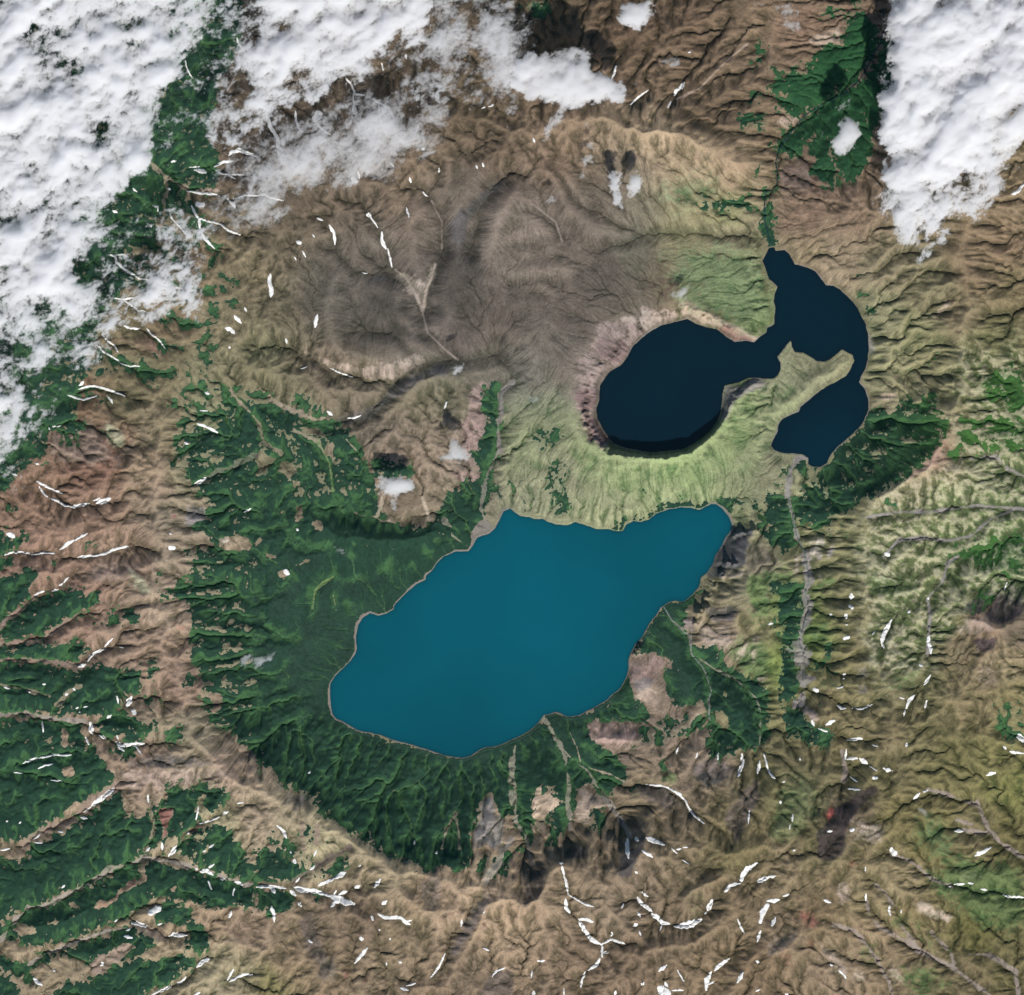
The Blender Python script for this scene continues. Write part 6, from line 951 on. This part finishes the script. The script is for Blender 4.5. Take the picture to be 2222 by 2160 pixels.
# ---------------------------------------------------------------- meshes
def wx_(x): return (np.asarray(x, np.float64)-1111.0)/10.0
def wy_(y): return (1080.0-np.asarray(y, np.float64))/10.0
def mesh(name, co, quads, mats, cols=None, smooth=True):
    me = bpy.data.meshes.new(name); n = len(co); f = len(quads)
    me.vertices.add(n); me.vertices.foreach_set('co', np.ascontiguousarray(co, np.float32).ravel())
    me.loops.add(4*f); me.loops.foreach_set('vertex_index', np.ascontiguousarray(quads, np.int32).ravel())
    me.polygons.add(f); me.polygons.foreach_set('loop_start', np.arange(0, 4*f, 4, dtype=np.int32))
    me.polygons.foreach_set('use_smooth', np.full(f, smooth)); me.update(calc_edges=True)
    if cols is not None:
        a = me.color_attributes.new('tint', 'FLOAT_COLOR', 'POINT'); a.data.foreach_set('color', np.ascontiguousarray(np.concatenate([cols, np.ones((n, 1), np.float32)], 1), np.float32).ravel())
    for m in (mats if isinstance(mats, (list, tuple)) else [mats]): me.materials.append(m)
    return me
def link(name, me, label, kind=None, cat=None, group=None):
    o = bpy.data.objects.new(name, me); C_.objects.link(o); o['label'] = label
    if kind: o['kind'] = kind
    if cat: o['category'] = cat
    if group: o['group'] = group
    return o
def gridfaces(keep):                                             # quads (facing up) of the cells flagged keep, y runs south
    j, i = np.nonzero(keep); nx = keep.shape[1]+1; a = j*nx+i
    return np.stack([a+nx, a+nx+1, a+1, a], 1)
def compact(co, q, *att):
    u, inv = np.unique(q.ravel(), return_inverse=True)
    return (co[u], inv.reshape(q.shape))+tuple(t[u] for t in att)
# ---- materials
def mat(name): m = bpy.data.materials.new(name); m.use_nodes = True; return m, m.node_tree, m.node_tree.nodes["Principled BSDF"]
def ground_mat(name, grain, gs, rough):
    m, t, b = mat(name); N = t.nodes; at = N.new("ShaderNodeAttribute"); at.attribute_name = 'tint'
    tc = N.new("ShaderNodeTexCoord"); n1 = N.new("ShaderNodeTexNoise"); n1.inputs['Scale'].default_value = gs; n1.inputs['Detail'].default_value = 5; n1.inputs['Roughness'].default_value = .7
    t.links.new(tc.outputs['Object'], n1.inputs['Vector'])
    mr = N.new("ShaderNodeMapRange"); mr.inputs['From Min'].default_value = .25; mr.inputs['From Max'].default_value = .75; mr.inputs['To Min'].default_value = 1-grain; mr.inputs['To Max'].default_value = 1+grain
    t.links.new(n1.outputs['Fac'], mr.inputs['Value'])
    vm = N.new("ShaderNodeVectorMath"); vm.operation = 'SCALE'; t.links.new(at.outputs['Color'], vm.inputs[0]); t.links.new(mr.outputs[0], vm.inputs['Scale'])
    t.links.new(vm.outputs[0], b.inputs['Base Color']); b.inputs['Roughness'].default_value = rough; b.inputs['Specular IOR Level'].default_value = .15
    bp = N.new("ShaderNodeBump"); bp.inputs['Strength'].default_value = .5; bp.inputs['Distance'].default_value = .12; t.links.new(n1.outputs['Fac'], bp.inputs['Height']); t.links.new(bp.outputs[0], b.inputs['Normal'])
    return m
M_ground = ground_mat('volcanic_ground', .34, 3.2, .95); M_shrub = ground_mat('alder_canopy', .36, 4.0, .9)
m, t, b = mat('old_snow'); b.inputs['Base Color'].default_value = (.86, .87, .88, 1); b.inputs['Roughness'].default_value = .6; b.inputs['Specular IOR Level'].default_value = .3
nn = t.nodes.new("ShaderNodeTexNoise"); nn.inputs['Scale'].default_value = 3; nn.inputs['Detail'].default_value = 4; cr = t.nodes.new("ShaderNodeValToRGB"); cr.color_ramp.elements[0].color = (.70, .69, .66, 1); cr.color_ramp.elements[1].color = (.80, .80, .78, 1); cr.color_ramp.elements[0].position = .3; cr.color_ramp.elements[1].position = .6
t.links.new(nn.outputs['Fac'], cr.inputs[0]); t.links.new(cr.outputs[0], b.inputs['Base Color']); M_snow = m
def water_mat(name, c1, c2, rough, tinted=True):
    m, t, b = mat(name); N = t.nodes; tc = N.new("ShaderNodeTexCoord"); at = N.new("ShaderNodeAttribute"); at.attribute_name = 'tint'
    n1 = N.new("ShaderNodeTexNoise"); n1.inputs['Scale'].default_value = .018; n1.inputs['Detail'].default_value = 4; t.links.new(tc.outputs['Object'], n1.inputs['Vector'])
    mx = N.new("ShaderNodeMix"); mx.data_type = 'RGBA'; mx.inputs[6].default_value = c1+(1,); mx.inputs[7].default_value = c2+(1,)
    cr = N.new("ShaderNodeMapRange"); cr.inputs['From Min'].default_value = .35; cr.inputs['From Max'].default_value = .65; t.links.new(n1.outputs['Fac'], cr.inputs['Value']); t.links.new(cr.outputs[0], mx.inputs[0])
    mu = N.new("ShaderNodeMix"); mu.data_type = 'RGBA'; mu.blend_type = 'MULTIPLY'; mu.inputs[0].default_value = 1 if tinted else 0; t.links.new(mx.outputs[2], mu.inputs[6]); t.links.new(at.outputs['Color'], mu.inputs[7])
    t.links.new(mu.outputs[2], b.inputs['Base Color']); b.inputs['Roughness'].default_value = rough; b.inputs['IOR'].default_value = 1.33
    n2 = N.new("ShaderNodeTexNoise"); n2.inputs['Scale'].default_value = 2.8; n2.inputs['Detail'].default_value = 4; n2.inputs['Roughness'].default_value = .75; t.links.new(tc.outputs['Object'], n2.inputs['Vector'])
    bp = N.new("ShaderNodeBump"); bp.inputs['Strength'].default_value = .3; bp.inputs['Distance'].default_value = .05; t.links.new(n2.outputs['Fac'], bp.inputs['Height']); t.links.new(bp.outputs[0], b.inputs['Normal'])
    return m
M_teal = water_mat('teal_lake_water', (.0, .062, .088), (.0, .078, .110), .28); M_navy = water_mat('navy_lake_water', (.0, .0088, .0165), (.0, .0105, .0195), .28)
M_stream = water_mat('stream_water', (.12, .15, .14), (.16, .18, .16), .4, False); M_river = water_mat('river_water', (.008, .03, .035), (.012, .036, .04), .4, False)
def cloud_mat(name, dens):
    m = bpy.data.materials.new(name); m.use_nodes = True; t = m.node_tree; t.nodes.clear(); o = t.nodes.new("ShaderNodeOutputMaterial"); v = t.nodes.new("ShaderNodeVolumePrincipled")
    v.inputs['Color'].default_value = (.995, .995, .998, 1); v.inputs['Density'].default_value = dens; v.inputs['Anisotropy'].default_value = .1
    t.links.new(v.outputs[0], o.inputs['Volume']); return m
M_cloud = cloud_mat('cloud_vapour', 1.25); M_wisp = cloud_mat('thin_cloud_vapour', .95)

# ---- the ground: one sheet, continued far past the surveyed part
def grow(a, n, g0, f):
    out = []; p = a; g = g0
    for _ in range(n): p = p+g; out.append(p); g *= f
    return out
e1 = grow(gx[-1], 34, 3., 1.22); xs = np.array([gx[0]-(q-gx[-1]) for q in e1][::-1]+list(gx)+e1)
e2 = grow(gy[-1], 34, 3., 1.22); ys = np.array([gy[0]-(q-gy[-1]) for q in e2][::-1]+list(gy)+e2)
def refl(v, a, b): w = b-a; u = np.mod(v-a, 2*w); return a+np.where(u > w, 2*w-u, u)
rx = refl(xs, gx[0], gx[-1]); ry = refl(ys, gy[0], gy[-1]); RX, RY = np.meshgrid(rx, ry); 
def ext(a): 
    o = sample(a, RX, RY); o[34:34+NY, 34:34+NX] = a; return o
zz = ext(hz); out = (np.abs(xs-refl(xs, gx[0], gx[-1])) > 1)[None, :] | (np.abs(ys-refl(ys, gy[0], gy[-1])) > 1)[:, None]
PX, PY = np.meshgrid(wx_(xs), wy_(ys)); co = np.stack([PX, PY, zz], 2).reshape(-1, 3)
cc = np.stack([ext(col[..., k]) for k in range(3)], 2).reshape(-1, 3)
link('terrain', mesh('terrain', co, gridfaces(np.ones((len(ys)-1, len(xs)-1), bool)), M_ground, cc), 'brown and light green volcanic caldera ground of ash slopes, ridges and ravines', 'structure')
# ---- shrub cover
sz = hz+np.clip(.02+scr*.22, -.05, .09)+np.clip(scr*3, 0, 1)*.035*n_f
keep = np.maximum(np.maximum(scr[:-1, :-1], scr[1:, :-1]), np.maximum(scr[:-1, 1:], scr[1:, 1:])) > 0
PX, PY = np.meshgrid(wx_(gx), wy_(gy)); co = np.stack([PX, PY, sz], 2).reshape(-1, 3)
co, q, cc = compact(co, gridfaces(keep), sc.reshape(-1, 3)); link('shrub_thicket', mesh('shrub_thicket', co, q, M_shrub, cc), 'dark green alder scrub blanketing the valleys and lower caldera slopes', 'stuff', 'shrubs')
# ---- lakes
def lake(name, sd, m, label):
    k = sd[::2, ::2] > -7; keep = k[:-1, :-1] & k[1:, :-1] & k[:-1, 1:] & k[1:, 1:]
    PX, PY = np.meshgrid(wx_(gx[::2]), wy_(gy[::2])); s = sd[::2, ::2]
    XN, YN = np.meshgrid(gx[::2], gy[::2]); tint = 1-.35*np.exp(-np.clip(s, 0, 99)/4.)+.10*np.clip(s/150, 0, 1)+(.55*np.clip(1-np.hypot(XN-1790, YN-985)/120, 0, 1)**.7 if sd is sd2 else .10*fbm(XN, YN, 160, 4, 95)-.08*np.clip((YN-1250)/300, -1, 1)*0)
    co = np.stack([PX, PY, np.zeros_like(PX)], 2).reshape(-1, 3); co, q, tt = compact(co, gridfaces(keep), np.repeat(tint.reshape(-1, 1), 3, 1)); link(name, mesh(name, co, q, m, tt), label, 'structure')
lake('lake_water', sd1, M_teal, 'smooth teal blue water of the large oblong lake'); lake('lake_water', sd2, M_navy, 'dark navy water of the round crater lake and its eastern arm')
# ---- snow
rs_ = np.random.RandomState(4)
def snow_mesh(w, pts, cell, lift=.05, plain=False):
    hw = max(w*TS*.5*(1 if plain else (.82 if w < 22 else .92)), 1.05); P = [(p[0], p[1]) for p in pts]
    if len(P) == 1: P = [P[0], (P[0][0]+.5, P[0][1])]
    xsn = np.arange(min(p[0] for p in P)-hw-4, max(p[0] for p in P)+hw+4, cell); ysn = np.arange(min(p[1] for p in P)-hw-4, max(p[1] for p in P)+hw+4, cell)
    if not plain and w < 38 and (len(P) > 2 or math.hypot(P[1][0]-P[0][0], P[1][1]-P[0][1]) > 2*hw):
        P2 = []
        for i in range(len(P)-1): P2 += [P[i], ((P[i][0]+P[i+1][0])/2, (P[i][1]+P[i+1][1])/2)]
        P = P2+[P[-1]]
    n = len(P); u0 = rs_.rand(); prof = [1.0 if plain or n <= 2 else (.32 if i in (0, n-1) else .9+.4*rs_.rand()) for i in range(n)]
    A, B = np.meshgrid(xsn, ysn); d, wv = segdist(xsn, ysn, P, pad=hw+9, vals=prof)
    if not plain: wa, wb = A+1.5*fbm(A, B, 9, 3, 23, .6), B+1.5*fbm(A, B, 9, 3, 24, .6); wv = sample(np.where(d < 1e8, wv, 0), wa, wb, xsn[0], ysn[0], cell); d = sample(np.minimum(d, 99), wa, wb, xsn[0], ysn[0], cell)
    s = hw*np.where(d < 1e8, wv, 0)-d+min(hw*.38, 2.0)*fbm(A, B, 6, 3, 21, .65)+hw*.25*fbm(A, B, 20, 2, 22); s = np.where(d > hw+5, -3, s)
    keep = np.maximum(np.maximum(s[:-1, :-1], s[1:, :-1]), np.maximum(s[:-1, 1:], s[1:, 1:])) > 0
    if not keep.any(): return None
    top = np.maximum(sample(hz, A, B), sample(sz, A, B)*(sample(scr, A, B) > -.1)-99*(sample(scr, A, B) <= -.1))
    z = top+np.clip(lift+s*.09, -.12, lift+.08)
    co = np.stack([wx_(A), wy_(B), z], 2).reshape(-1, 3); return compact(co, gridfaces(keep))
rows = []
RIV = [('river', 'narrow dark outlet river winding north from the navy lake', RIVER, 6., M_river)]+[(a, b, c, 3.5, M_stream) for a, b, c in STREAMS]
for nm, lab, P, w, mm in RIV:
    co, q = snow_mesh(w, P, .8, .03, True); link(nm, mesh(nm, co, q, mm), lab, 'structure')
for ln in SN.split('\n'):
    a, w, p, lab = ln.split(';')
    if lab == 'skip': continue
    c, r = a.split(); pts = T(int(c), int(r), p); L = sum(math.hypot(pts[i+1][0]-pts[i][0], pts[i+1][1]-pts[i][1]) for i in range(len(pts)-1))
    rows.append(((L+float(w)*TS)*float(w), float(w), pts, lab))
rows.sort(key=lambda q: -q[0]); rest = []
for i, (ar, w, pts, lab) in enumerate(rows):
    g = snow_mesh(w, pts, .8 if w < 14 else 1.0)
    if g is None: continue
    if i < 290:
        co, q = g; cx, cyy = float(co[:, 0].mean()), float(co[:, 1].mean()); cz = float(co[:, 2].min()); co = co-np.array([cx, cyy, cz])
        o = link('snow_patch', mesh('snow_patch', co, q, M_snow), lab, None, 'snow patch', 'summer snow patches lying in the gullies'); o.location = (cx, cyy, cz)
    else: rest.append(g)
off = 0; cs, qs = [], []
for co, q in rest: cs.append(co); qs.append(q+off); off += len(co)
link('snow_flecks', mesh('snow_flecks', np.concatenate(cs), np.concatenate(qs), M_snow), 'tiny scattered flecks of old snow across the slopes', 'stuff', 'snow')

# ---- the air between the ground and the orbit of the viewer: one closed box of even haze
hm_, ht = bpy.data.materials.new('air'), None; hm_.use_nodes = True; ht = hm_.node_tree; ht.nodes.clear(); ho = ht.nodes.new("ShaderNodeOutputMaterial"); hv = ht.nodes.new("ShaderNodeVolumePrincipled")
hv.inputs['Color'].default_value = (.22, .72, .92, 1); hv.inputs['Density'].default_value = .010/6000; ht.links.new(hv.outputs[0], ho.inputs['Volume'])
bx0, bx1, bz0, bz1 = -1400., 1400., -14., 6050.
cob = np.array([(x, y, z) for z in (bz0, bz1) for y in (bx0, bx1) for x in (bx0, bx1)]); qb = [(0, 2, 3, 1), (4, 5, 7, 6), (0, 1, 5, 4), (2, 6, 7, 3), (0, 4, 6, 2), (1, 3, 7, 5)]
link('haze', mesh('haze', cob, qb, hm_, None, False), 'thin bluish air over the whole volcano', 'stuff', 'haze')
# ---------------------------------------------------------------- clouds: closed bodies of vapour of varying thickness
# name, label, base height, full thickness, material, [(cover, polygon)...]
CL = [
 ('cloud_bank', 'vast white cloud bank covering the upper left corner and left edge', 12.5, 3.2, 0, [
  (.90, O("-110,-110 430,-110 400,20 380,80 345,140 315,200 300,270 290,330 250,350 215,395 200,440 180,470 130,500 110,560 0,620 -110,620")),
  (.82, O("-110,540 110,500 185,545 190,600 160,650 140,700 70,760 45,840 20,895 -110,900")), (.68, O("180,470 240,530 235,620 200,660 150,720 90,800 40,870 90,700 150,600")),
  (.72, O("240,480 300,430 350,400 385,430 380,500 365,550 300,550 250,520")), (.5, O("200,420 300,400 390,380 420,440 400,520 380,600 300,620 220,640 180,700 150,640 190,560")), (.6, O("20,870 50,880 40,920 0,930 -100,930 -100,880")),
  (.25, T(0,0,"330,0 500,0 480,100 360,180 300,60")), (.3, T(0,0,"150,200 260,190 260,250 170,330 120,250")), (.45, T(0,0,"760,250 1050,260 1080,330 980,480 860,380")), (.42, T(0,0,"450,500 600,460 660,530 560,600 440,590")), (.18, T(0,0,"750,950 860,990 880,1060 800,1160 720,1180 740,1050")), (.42, T(0,0,"360,1780 440,1800 440,1903 360,1903")), (.5,T(0,0,"600,1270 700,1280 680,1350 600,1340")),
  (.2, T(0,1,"200,150 310,190 300,310 220,280")), (.12, T(0,1,"600,100 740,90 700,280 640,300 580,200")), (.25, T(0,1,"100,720 200,720 270,830 200,870 120,800")), (.2, T(0,1,"400,650 500,680 510,800 430,830 390,740")), (.15, T(0,1,"90,880 200,870 210,980 90,970")), (.12, T(0,1,"380,880 500,900 500,1000 430,1040 360,960")), (.3, T(0,1,"190,560 330,560 320,610 200,610")), (.3, T(0,1,"0,1080 90,1100 100,1180 0,1190")), (.3, T(0,1,"470,470 520,490 510,560 460,540")), (.3, T(0,1,"870,290 1030,290 1030,360 900,370"))]),
 ('cloud_bank', 'white cloud bank along the top edge, left of centre', 14.6, 2.6, 0, [
  (.9, O("490,40 520,-110 820,-110 830,10 800,70 760,70 720,110 705,150 650,160 600,185 560,205 530,250 480,245 450,220 470,180 480,150 440,130 400,160 390,120 450,100")), (.78, O("380,180 450,190 480,230 470,270 430,285 380,260 330,295 310,280 320,240 350,220")), (.55, O("340,60 390,0 500,0 480,120 430,200 340,240 300,320 270,290 300,200")),
  (.30, T(0,0,"1450,150 1750,200 1800,400 1600,600 1450,580 1350,420")), (.35, T(0,0,"1680,0 1959,0 1959,100 1750,80")), (.2, T(0,0,"1200,640 1340,640 1340,880 1200,1000 1100,1000 1150,820"))]),
 ('cloud_veil', 'thin mottled cloud veil over the brown north west slopes', 14.2, 1.35, 1, [(.50, O("400,300 500,240 640,190 720,150 860,180 880,260 780,350 600,360 520,440 430,460 380,430")), (.85, O("500,265 560,215 640,200 700,185 760,215 800,235 815,285 760,320 700,335 640,350 560,345 500,330 470,300")), (.72, O("440,360 500,330 560,360 540,400 500,440 450,430 430,400"))]),
 ('cloud_veil', 'ragged pale cloud patches at the top centre', 14.9, 1.6, 1, [(.52, O("700,-110 1060,-110 1020,80 1000,200 950,210 900,200 780,190 720,130")), (.8, O("830,-110 930,-110 900,40 880,90 840,110 800,100 780,70 830,20")), (.66, O("740,90 860,90 880,150 830,170 790,140 740,150")), (.85, O("930,-110 1010,-110 1000,40 985,90 985,130 975,190 960,170 945,110 940,60")), (.6, O("970,180 1000,200 985,260 965,270")), (.5, O("880,110 940,130 950,180 900,170"))]),
 ('cloud', 'white cloud with a tail streaming down over the northern rim', 15.2, 2.0, 0, [(.85, O("975,125 1010,105 1060,105 1110,110 1150,140 1190,160 1205,185 1180,200 1130,195 1090,215 1060,200 1010,195 975,165")), (.68, O("1070,200 1100,205 1070,240 1045,270 1035,275 1050,230")), (.6, O("1060,90 1120,95 1140,120 1080,120"))]),
 ('cloud', 'white rounded cloud at the top edge right of centre', 14.8, 2.2, 0, [(.88, T(2,0,"820,60 900,20 1060,0 1080,60 1030,170 990,240 920,220 870,180 810,170"))]),
 ('cloud', 'short streaky cloud over the northern ravines', 14.3, 1.4, 1, [(.72, T(2,0,"1110,480 1200,450 1310,460 1280,510 1180,540 1120,520")), (.5, T(2,0,"880,640 960,620 980,690 900,700")), (.5, T(2,0,"1150,250 1210,260 1190,300 1150,290"))]),
 ('cloud_veil', 'broken veil of cloud beside the green outlet valley', 13.2, 1.3, 1, [(.66, T(3,0,"80,180 230,150 260,230 180,270 90,230")), (.6, T(3,0,"30,60 200,30 250,110 80,150")), (.55,T(2,0,"1800,0 1959,0 1959,50 1850,60")), (.5, T(2,0,"1400,0 1500,20 1500,120 1460,60"))]),
 ('cloud_bank', 'huge dense white cloud bank filling the upper right corner', 12.2, 3.4, 0, [
  (.98, O("1700,-110 2100,-110 2100,250 1950,265 1930,300 1890,330 1850,340 1830,400 1800,450 1770,500 1745,480 1700,460 1690,430 1670,380 1690,320 1670,260 1690,200 1700,150 1680,110 1710,60 1690,10")), (.72, O("1830,340 1900,330 1930,350 1890,400 1860,430 1820,430")), (.45, O("1900,300 1990,270 1990,340 1920,330")),
  (.35, T(3,0,"1060,40 1150,10 1160,60 1100,90")), (.45, T(3,0,"1540,480 1600,470 1550,550"))]),
 ('cloud', 'white cloud hanging over the dark green side valley', 10.2, 1.9, 0, [(.85, T(3,0,"540,930 640,900 720,940 690,1000 690,1080 640,1160 560,1190 480,1150 480,1090 530,1020")), (.55, T(3,0,"500,800 640,740 690,760 640,830 560,870 490,860")), (.5, T(3,0,"370,1020 450,1000 450,1050 390,1060"))]),
 ('cloud', 'bright upright puff of cloud over tan slope, left of its twin', 14.0, 2.0, 0, [(.95, T(2,0,"750,1330 820,1320 830,1400 810,1450 860,1520 860,1590 780,1590 760,1530 780,1480 740,1440"))]),
 ('cloud', 'bright puff of cloud with a thin tail, right of its twin', 14.0, 1.8, 0, [(.9, T(2,0,"900,1350 980,1330 1000,1380 1000,1440 940,1500 890,1510 880,1440")), (.5, T(2,0,"990,1450 1030,1490 1000,1500"))]),
 ('cloud', 'small puff of cloud just under the northern rim', 14.6, 1.4, 0, [(.85, T(2,0,"520,1020 530,970 590,940 600,970 560,1010"))]),
 ('cloud', 'small ragged cloud above the tan slope, upper of three', 14.0, 1.3, 1, [(.85, T(2,0,"540,1100 620,1090 650,1150 600,1170 550,1140"))]),
 ('cloud', 'small ragged cloud above the tan slope, middle of three', 13.8, 1.3, 1, [(.85, T(2,0,"490,1300 540,1210 610,1180 650,1250 580,1260 520,1300"))]),
 ('cloud', 'small ragged cloud above the tan slope, lowest of three', 13.5, 1.2, 1, [(.82, T(2,0,"490,1380 500,1320 550,1330 560,1360 520,1390")), (.45, T(2,0,"540,1470 600,1480 600,1510 560,1510"))]),
 ('cloud', 'little cloud puff west of the tan slope', 13.4, 1.5, 0, [(.85, T(2,0,"260,1560 290,1510 340,1500 340,1540 280,1580")), (.5, T(2,0,"350,1490 420,1490 430,1520 370,1520"))]),
 ('cloud', 'long faint cloud streak east of the twin puffs', 13.5, .9, 1, [(.6, T(2,0,"1000,1330 1060,1310 1070,1340 1010,1360"))]),
 ('cloud', 'small white cloud over the grey inner scarp', 13.6, 1.5, 0, [(.88, T(1,1,"1470,910 1530,880 1590,870 1580,910 1530,940 1480,950"))]),
 ('cloud', 'low white cloud at the foot of the brown scree cone', 8.6, 1.7, 0, [(.8, T(1,1,"930,1800 980,1750 1100,1750 1210,1800 1200,1860 1100,1903 950,1880")), (.5, T(1,2,"1000,0 1110,0 1090,80 1060,160 1010,80"))]),
 ('cloud', 'broad translucent cloud over the pale pink scree', 10.6, 1.5, 1, [(.75, T(1,1,"1440,1430 1540,1440 1600,1500 1640,1580 1560,1640 1400,1640 1380,1600 1500,1560"))]),
 ('cloud', 'faint cloud wisp on the pale green cone, northern', 9.5, .9, 1, [(.72, T(2,1,"80,1180 150,1130 220,1110 210,1140 160,1190 100,1190"))]),
 ('cloud', 'faint cloud wisp on the pale green cone, middle', 9.5, .8, 1, [(.62, T(2,1,"100,1520 200,1490 260,1530 190,1560")), (.4, T(2,1,"200,1400 240,1400 230,1450"))]),
 ('cloud', 'small cloud dot on the pale green cone, southern', 9.5, 1.1, 0, [(.8, T(2,1,"210,1590 250,1560 300,1580 290,1610 230,1610"))]),
 ('steam_plume', 'thin white steam plume rising from the crater rim fumarole', 7.0, 1.1, 0, [(1.05, T(2,1,"1235,385 1245,300 1290,290 1340,255 1400,245 1390,275 1310,310 1290,340 1380,330 1420,315 1420,335 1370,355 1290,365 1270,390"))]),
 ('cloud', 'tiny cloud scrap just above the steam plume', 7.4, 1.0, 0, [(1.0, T(2,1,"1420,250 1470,240 1500,265 1460,285"))]),
 ('cloud', 'pair of wispy clouds in the scrub north west of the teal lake', 7.6, 1.1, 1, [(.75, T(1,2,"560,380 610,350 620,400 590,420")), (.8, T(1,2,"630,400 680,390 680,440 640,480")), (.45, T(1,2,"560,300 620,300 620,350"))]),
 ('cloud', 'thin cloud over the scrub above the teal lake inlet', 7.2, 1.0, 1, [(.7, T(1,2,"980,310 1050,320 1070,370 1070,430 1030,430 1020,360")), (.5, T(1,2,"890,360 930,350 910,400"))]),
 ('cloud', 'lone wispy cloud over the western inner wall', 9.5, 1.2, 1, [(.78, T(0,2,"1840,1260 1880,1210 1940,1200 1959,1240 1930,1290 1850,1310")), (.78, T(1,2,"0,1200 60,1190 160,1180 120,1230 50,1290 0,1340")), (.45, T(1,2,"0,1120 100,1120 60,1160"))]),
 ('cloud', 'barely visible cloud wisps over the south of the teal lake', 6.5, .6, 1, [(.52, T(1,2,"1030,1620 1090,1620 1080,1650")), (.52, T(1,2,"1100,1650 1160,1650 1170,1690 1100,1690")), (.5, T(1,2,"1190,1610 1230,1610 1220,1630")), (.5, T(1,2,"1330,1660 1360,1640 1350,1670"))]),
 ('cloud', 'small cloud smudge on the divide south west of the lake', 13.0, 1.1, 1, [(.72, T(1,3,"100,310 170,280 260,280 230,310 140,330"))]),
 ('cloud', 'faint cloud puff by the snow stroke in the olive bowl', 12.5, .9, 1, [(.66, T(1,3,"400,850 460,830 480,870 430,890")), (.45, T(1,3,"800,800 860,820 850,860"))]),
 ('cloud', 'grey white cloud scrap over the shadowed southern spur', 12.0, .9, 1, [(.66, T(1,3,"170,1330 230,1330 240,1370 190,1370"))]),
 ('cloud', 'small faint cloud on the south east slope', 14.0, 1.0, 1, [(.72, T(3,3,"1130,460 1190,440 1200,490 1260,500 1200,530 1140,510"))]),
 ('cloud', 'tiny pale cloud beside the rusty ridge', 14.0, .9, 1, [(.75, T(3,3,"190,1050 240,1020 260,1050 210,1070"))]),
 ('cloud', 'faint cloud over the dark scrub by the eastern scarp', 8.5, .8, 1, [(.62, T(3,1,"960,1620 1030,1600 1050,1640 990,1650")), (.6, T(3,1,"900,1680 970,1680 950,1720")), (.45, T(3,1,"1310,1200 1380,1180 1380,1230"))]),
]
def cloud(name, lab, base, thick, mi, polys, k):
    allp = [p for _, P in polys for p in P]; g = 1.8 if len(polys) > 6 else 1.4
    x = np.arange(max(-300, min(p[0] for p in allp)-30), min(2520, max(p[0] for p in allp)+30), g); y = np.arange(max(-300, min(p[1] for p in allp)-30), min(2460, max(p[1] for p in allp)+30), g)
    c = np.zeros((len(y), len(x)), np.float32); big = len(x)*len(y) > 60000
    for v, P in polys: c = np.where(inpoly(x, y, P), v, c)
    if big:
        c = .65*blur(c, 20/g)+.35*blur(c, 6/g); A, B = np.meshgrid(x, y)
        c = sample(c, A+34*fbm(A, B, 75, 5, 131, .68)+7*fbm(A, B, 14, 3, 133), B+34*fbm(A, B, 75, 5, 132, .68)+7*fbm(A, B, 14, 3, 134), x[0], y[0], g).astype(np.float32)
    else:
        A, B = np.meshgrid(x, y); c = blur(c, 5/g)*1.12; c = sample(c, A+13*fbm(A, B, 22, 4, 131, .65), B+13*fbm(A, B, 22, 4, 132, .65), x[0], y[0], g).astype(np.float32)
    A, B = np.meshgrid(x, y)
    U = A*.8-B*.6; V = A*.6+B*.8; U = U+12*fbm(A, B, 50, 3, 101); V = V+12*fbm(A, B, 50, 3, 109)   # the wind draws the cloud out towards the upper right
    bn = fbm(U*.8, V*1.25, 110, 3, 120, .5); mid = fbm(U*.75, V*1.3, 46, 5, 121, .62); fine = fbm(U*.8, V*1.2, 12, 4, 122, .7)
    if big: f = c*1.22-.54+.34*bn+.66*mid+.44*fine+.16*fbm(A, B, 5, 2, 125, .8)
    else: f = c*1.30-.54+.42*fbm(U*.8, V*1.2, 22, 4, 123, .65)+.42*fine
    f = np.where(c > .015, f-.8*np.clip(.15-c, 0, 1), -1); f = np.minimum(f, 1.15)
    t = np.maximum(f, 0); t = t**(1.8 if big else 1.5)*thick*3.2; TC = 2.6*thick; t = TC*(1-np.exp(-t/TC))
    keep = np.maximum(np.maximum(t[:-1, :-1], t[1:, :-1]), np.maximum(t[:-1, 1:], t[1:, 1:])) > 1e-3
    if not keep.any(): print('empty cloud', lab); return
    n = t.size; X1, Y1 = wx_(A).ravel(), wy_(B).ravel(); ts = blur(t, 6/g); z0 = (base+.55*ts).ravel(); zt = z0+.30*t.ravel(); zb = z0-.70*t.ravel(); tf = t.ravel()
    top = np.stack([X1, Y1, np.where(tf > 0, zt, z0)], 1); bot = np.stack([X1, Y1, zb], 1)
    q = gridfaces(keep); qb = q[:, ::-1].copy(); qb = np.where(tf[qb] > 1e-6, qb+n, qb)
    co, qq = compact(np.concatenate([top, bot]), np.concatenate([q, qb])); cx, cy_ = co[:, 0].mean(), co[:, 1].mean()
    co = co-np.array([cx, cy_, base]); o = link(name, mesh(name, co, qq, (M_cloud, M_wisp)[mi]), lab, None, name.replace('_', ' '), 'clouds drifting over the volcano' if name != 'steam_plume' else None)
    o.location = (cx, cy_, base)
for k, a in enumerate(CL): cloud(*a, k)
print('built', round(time.time()-_tt, 1))
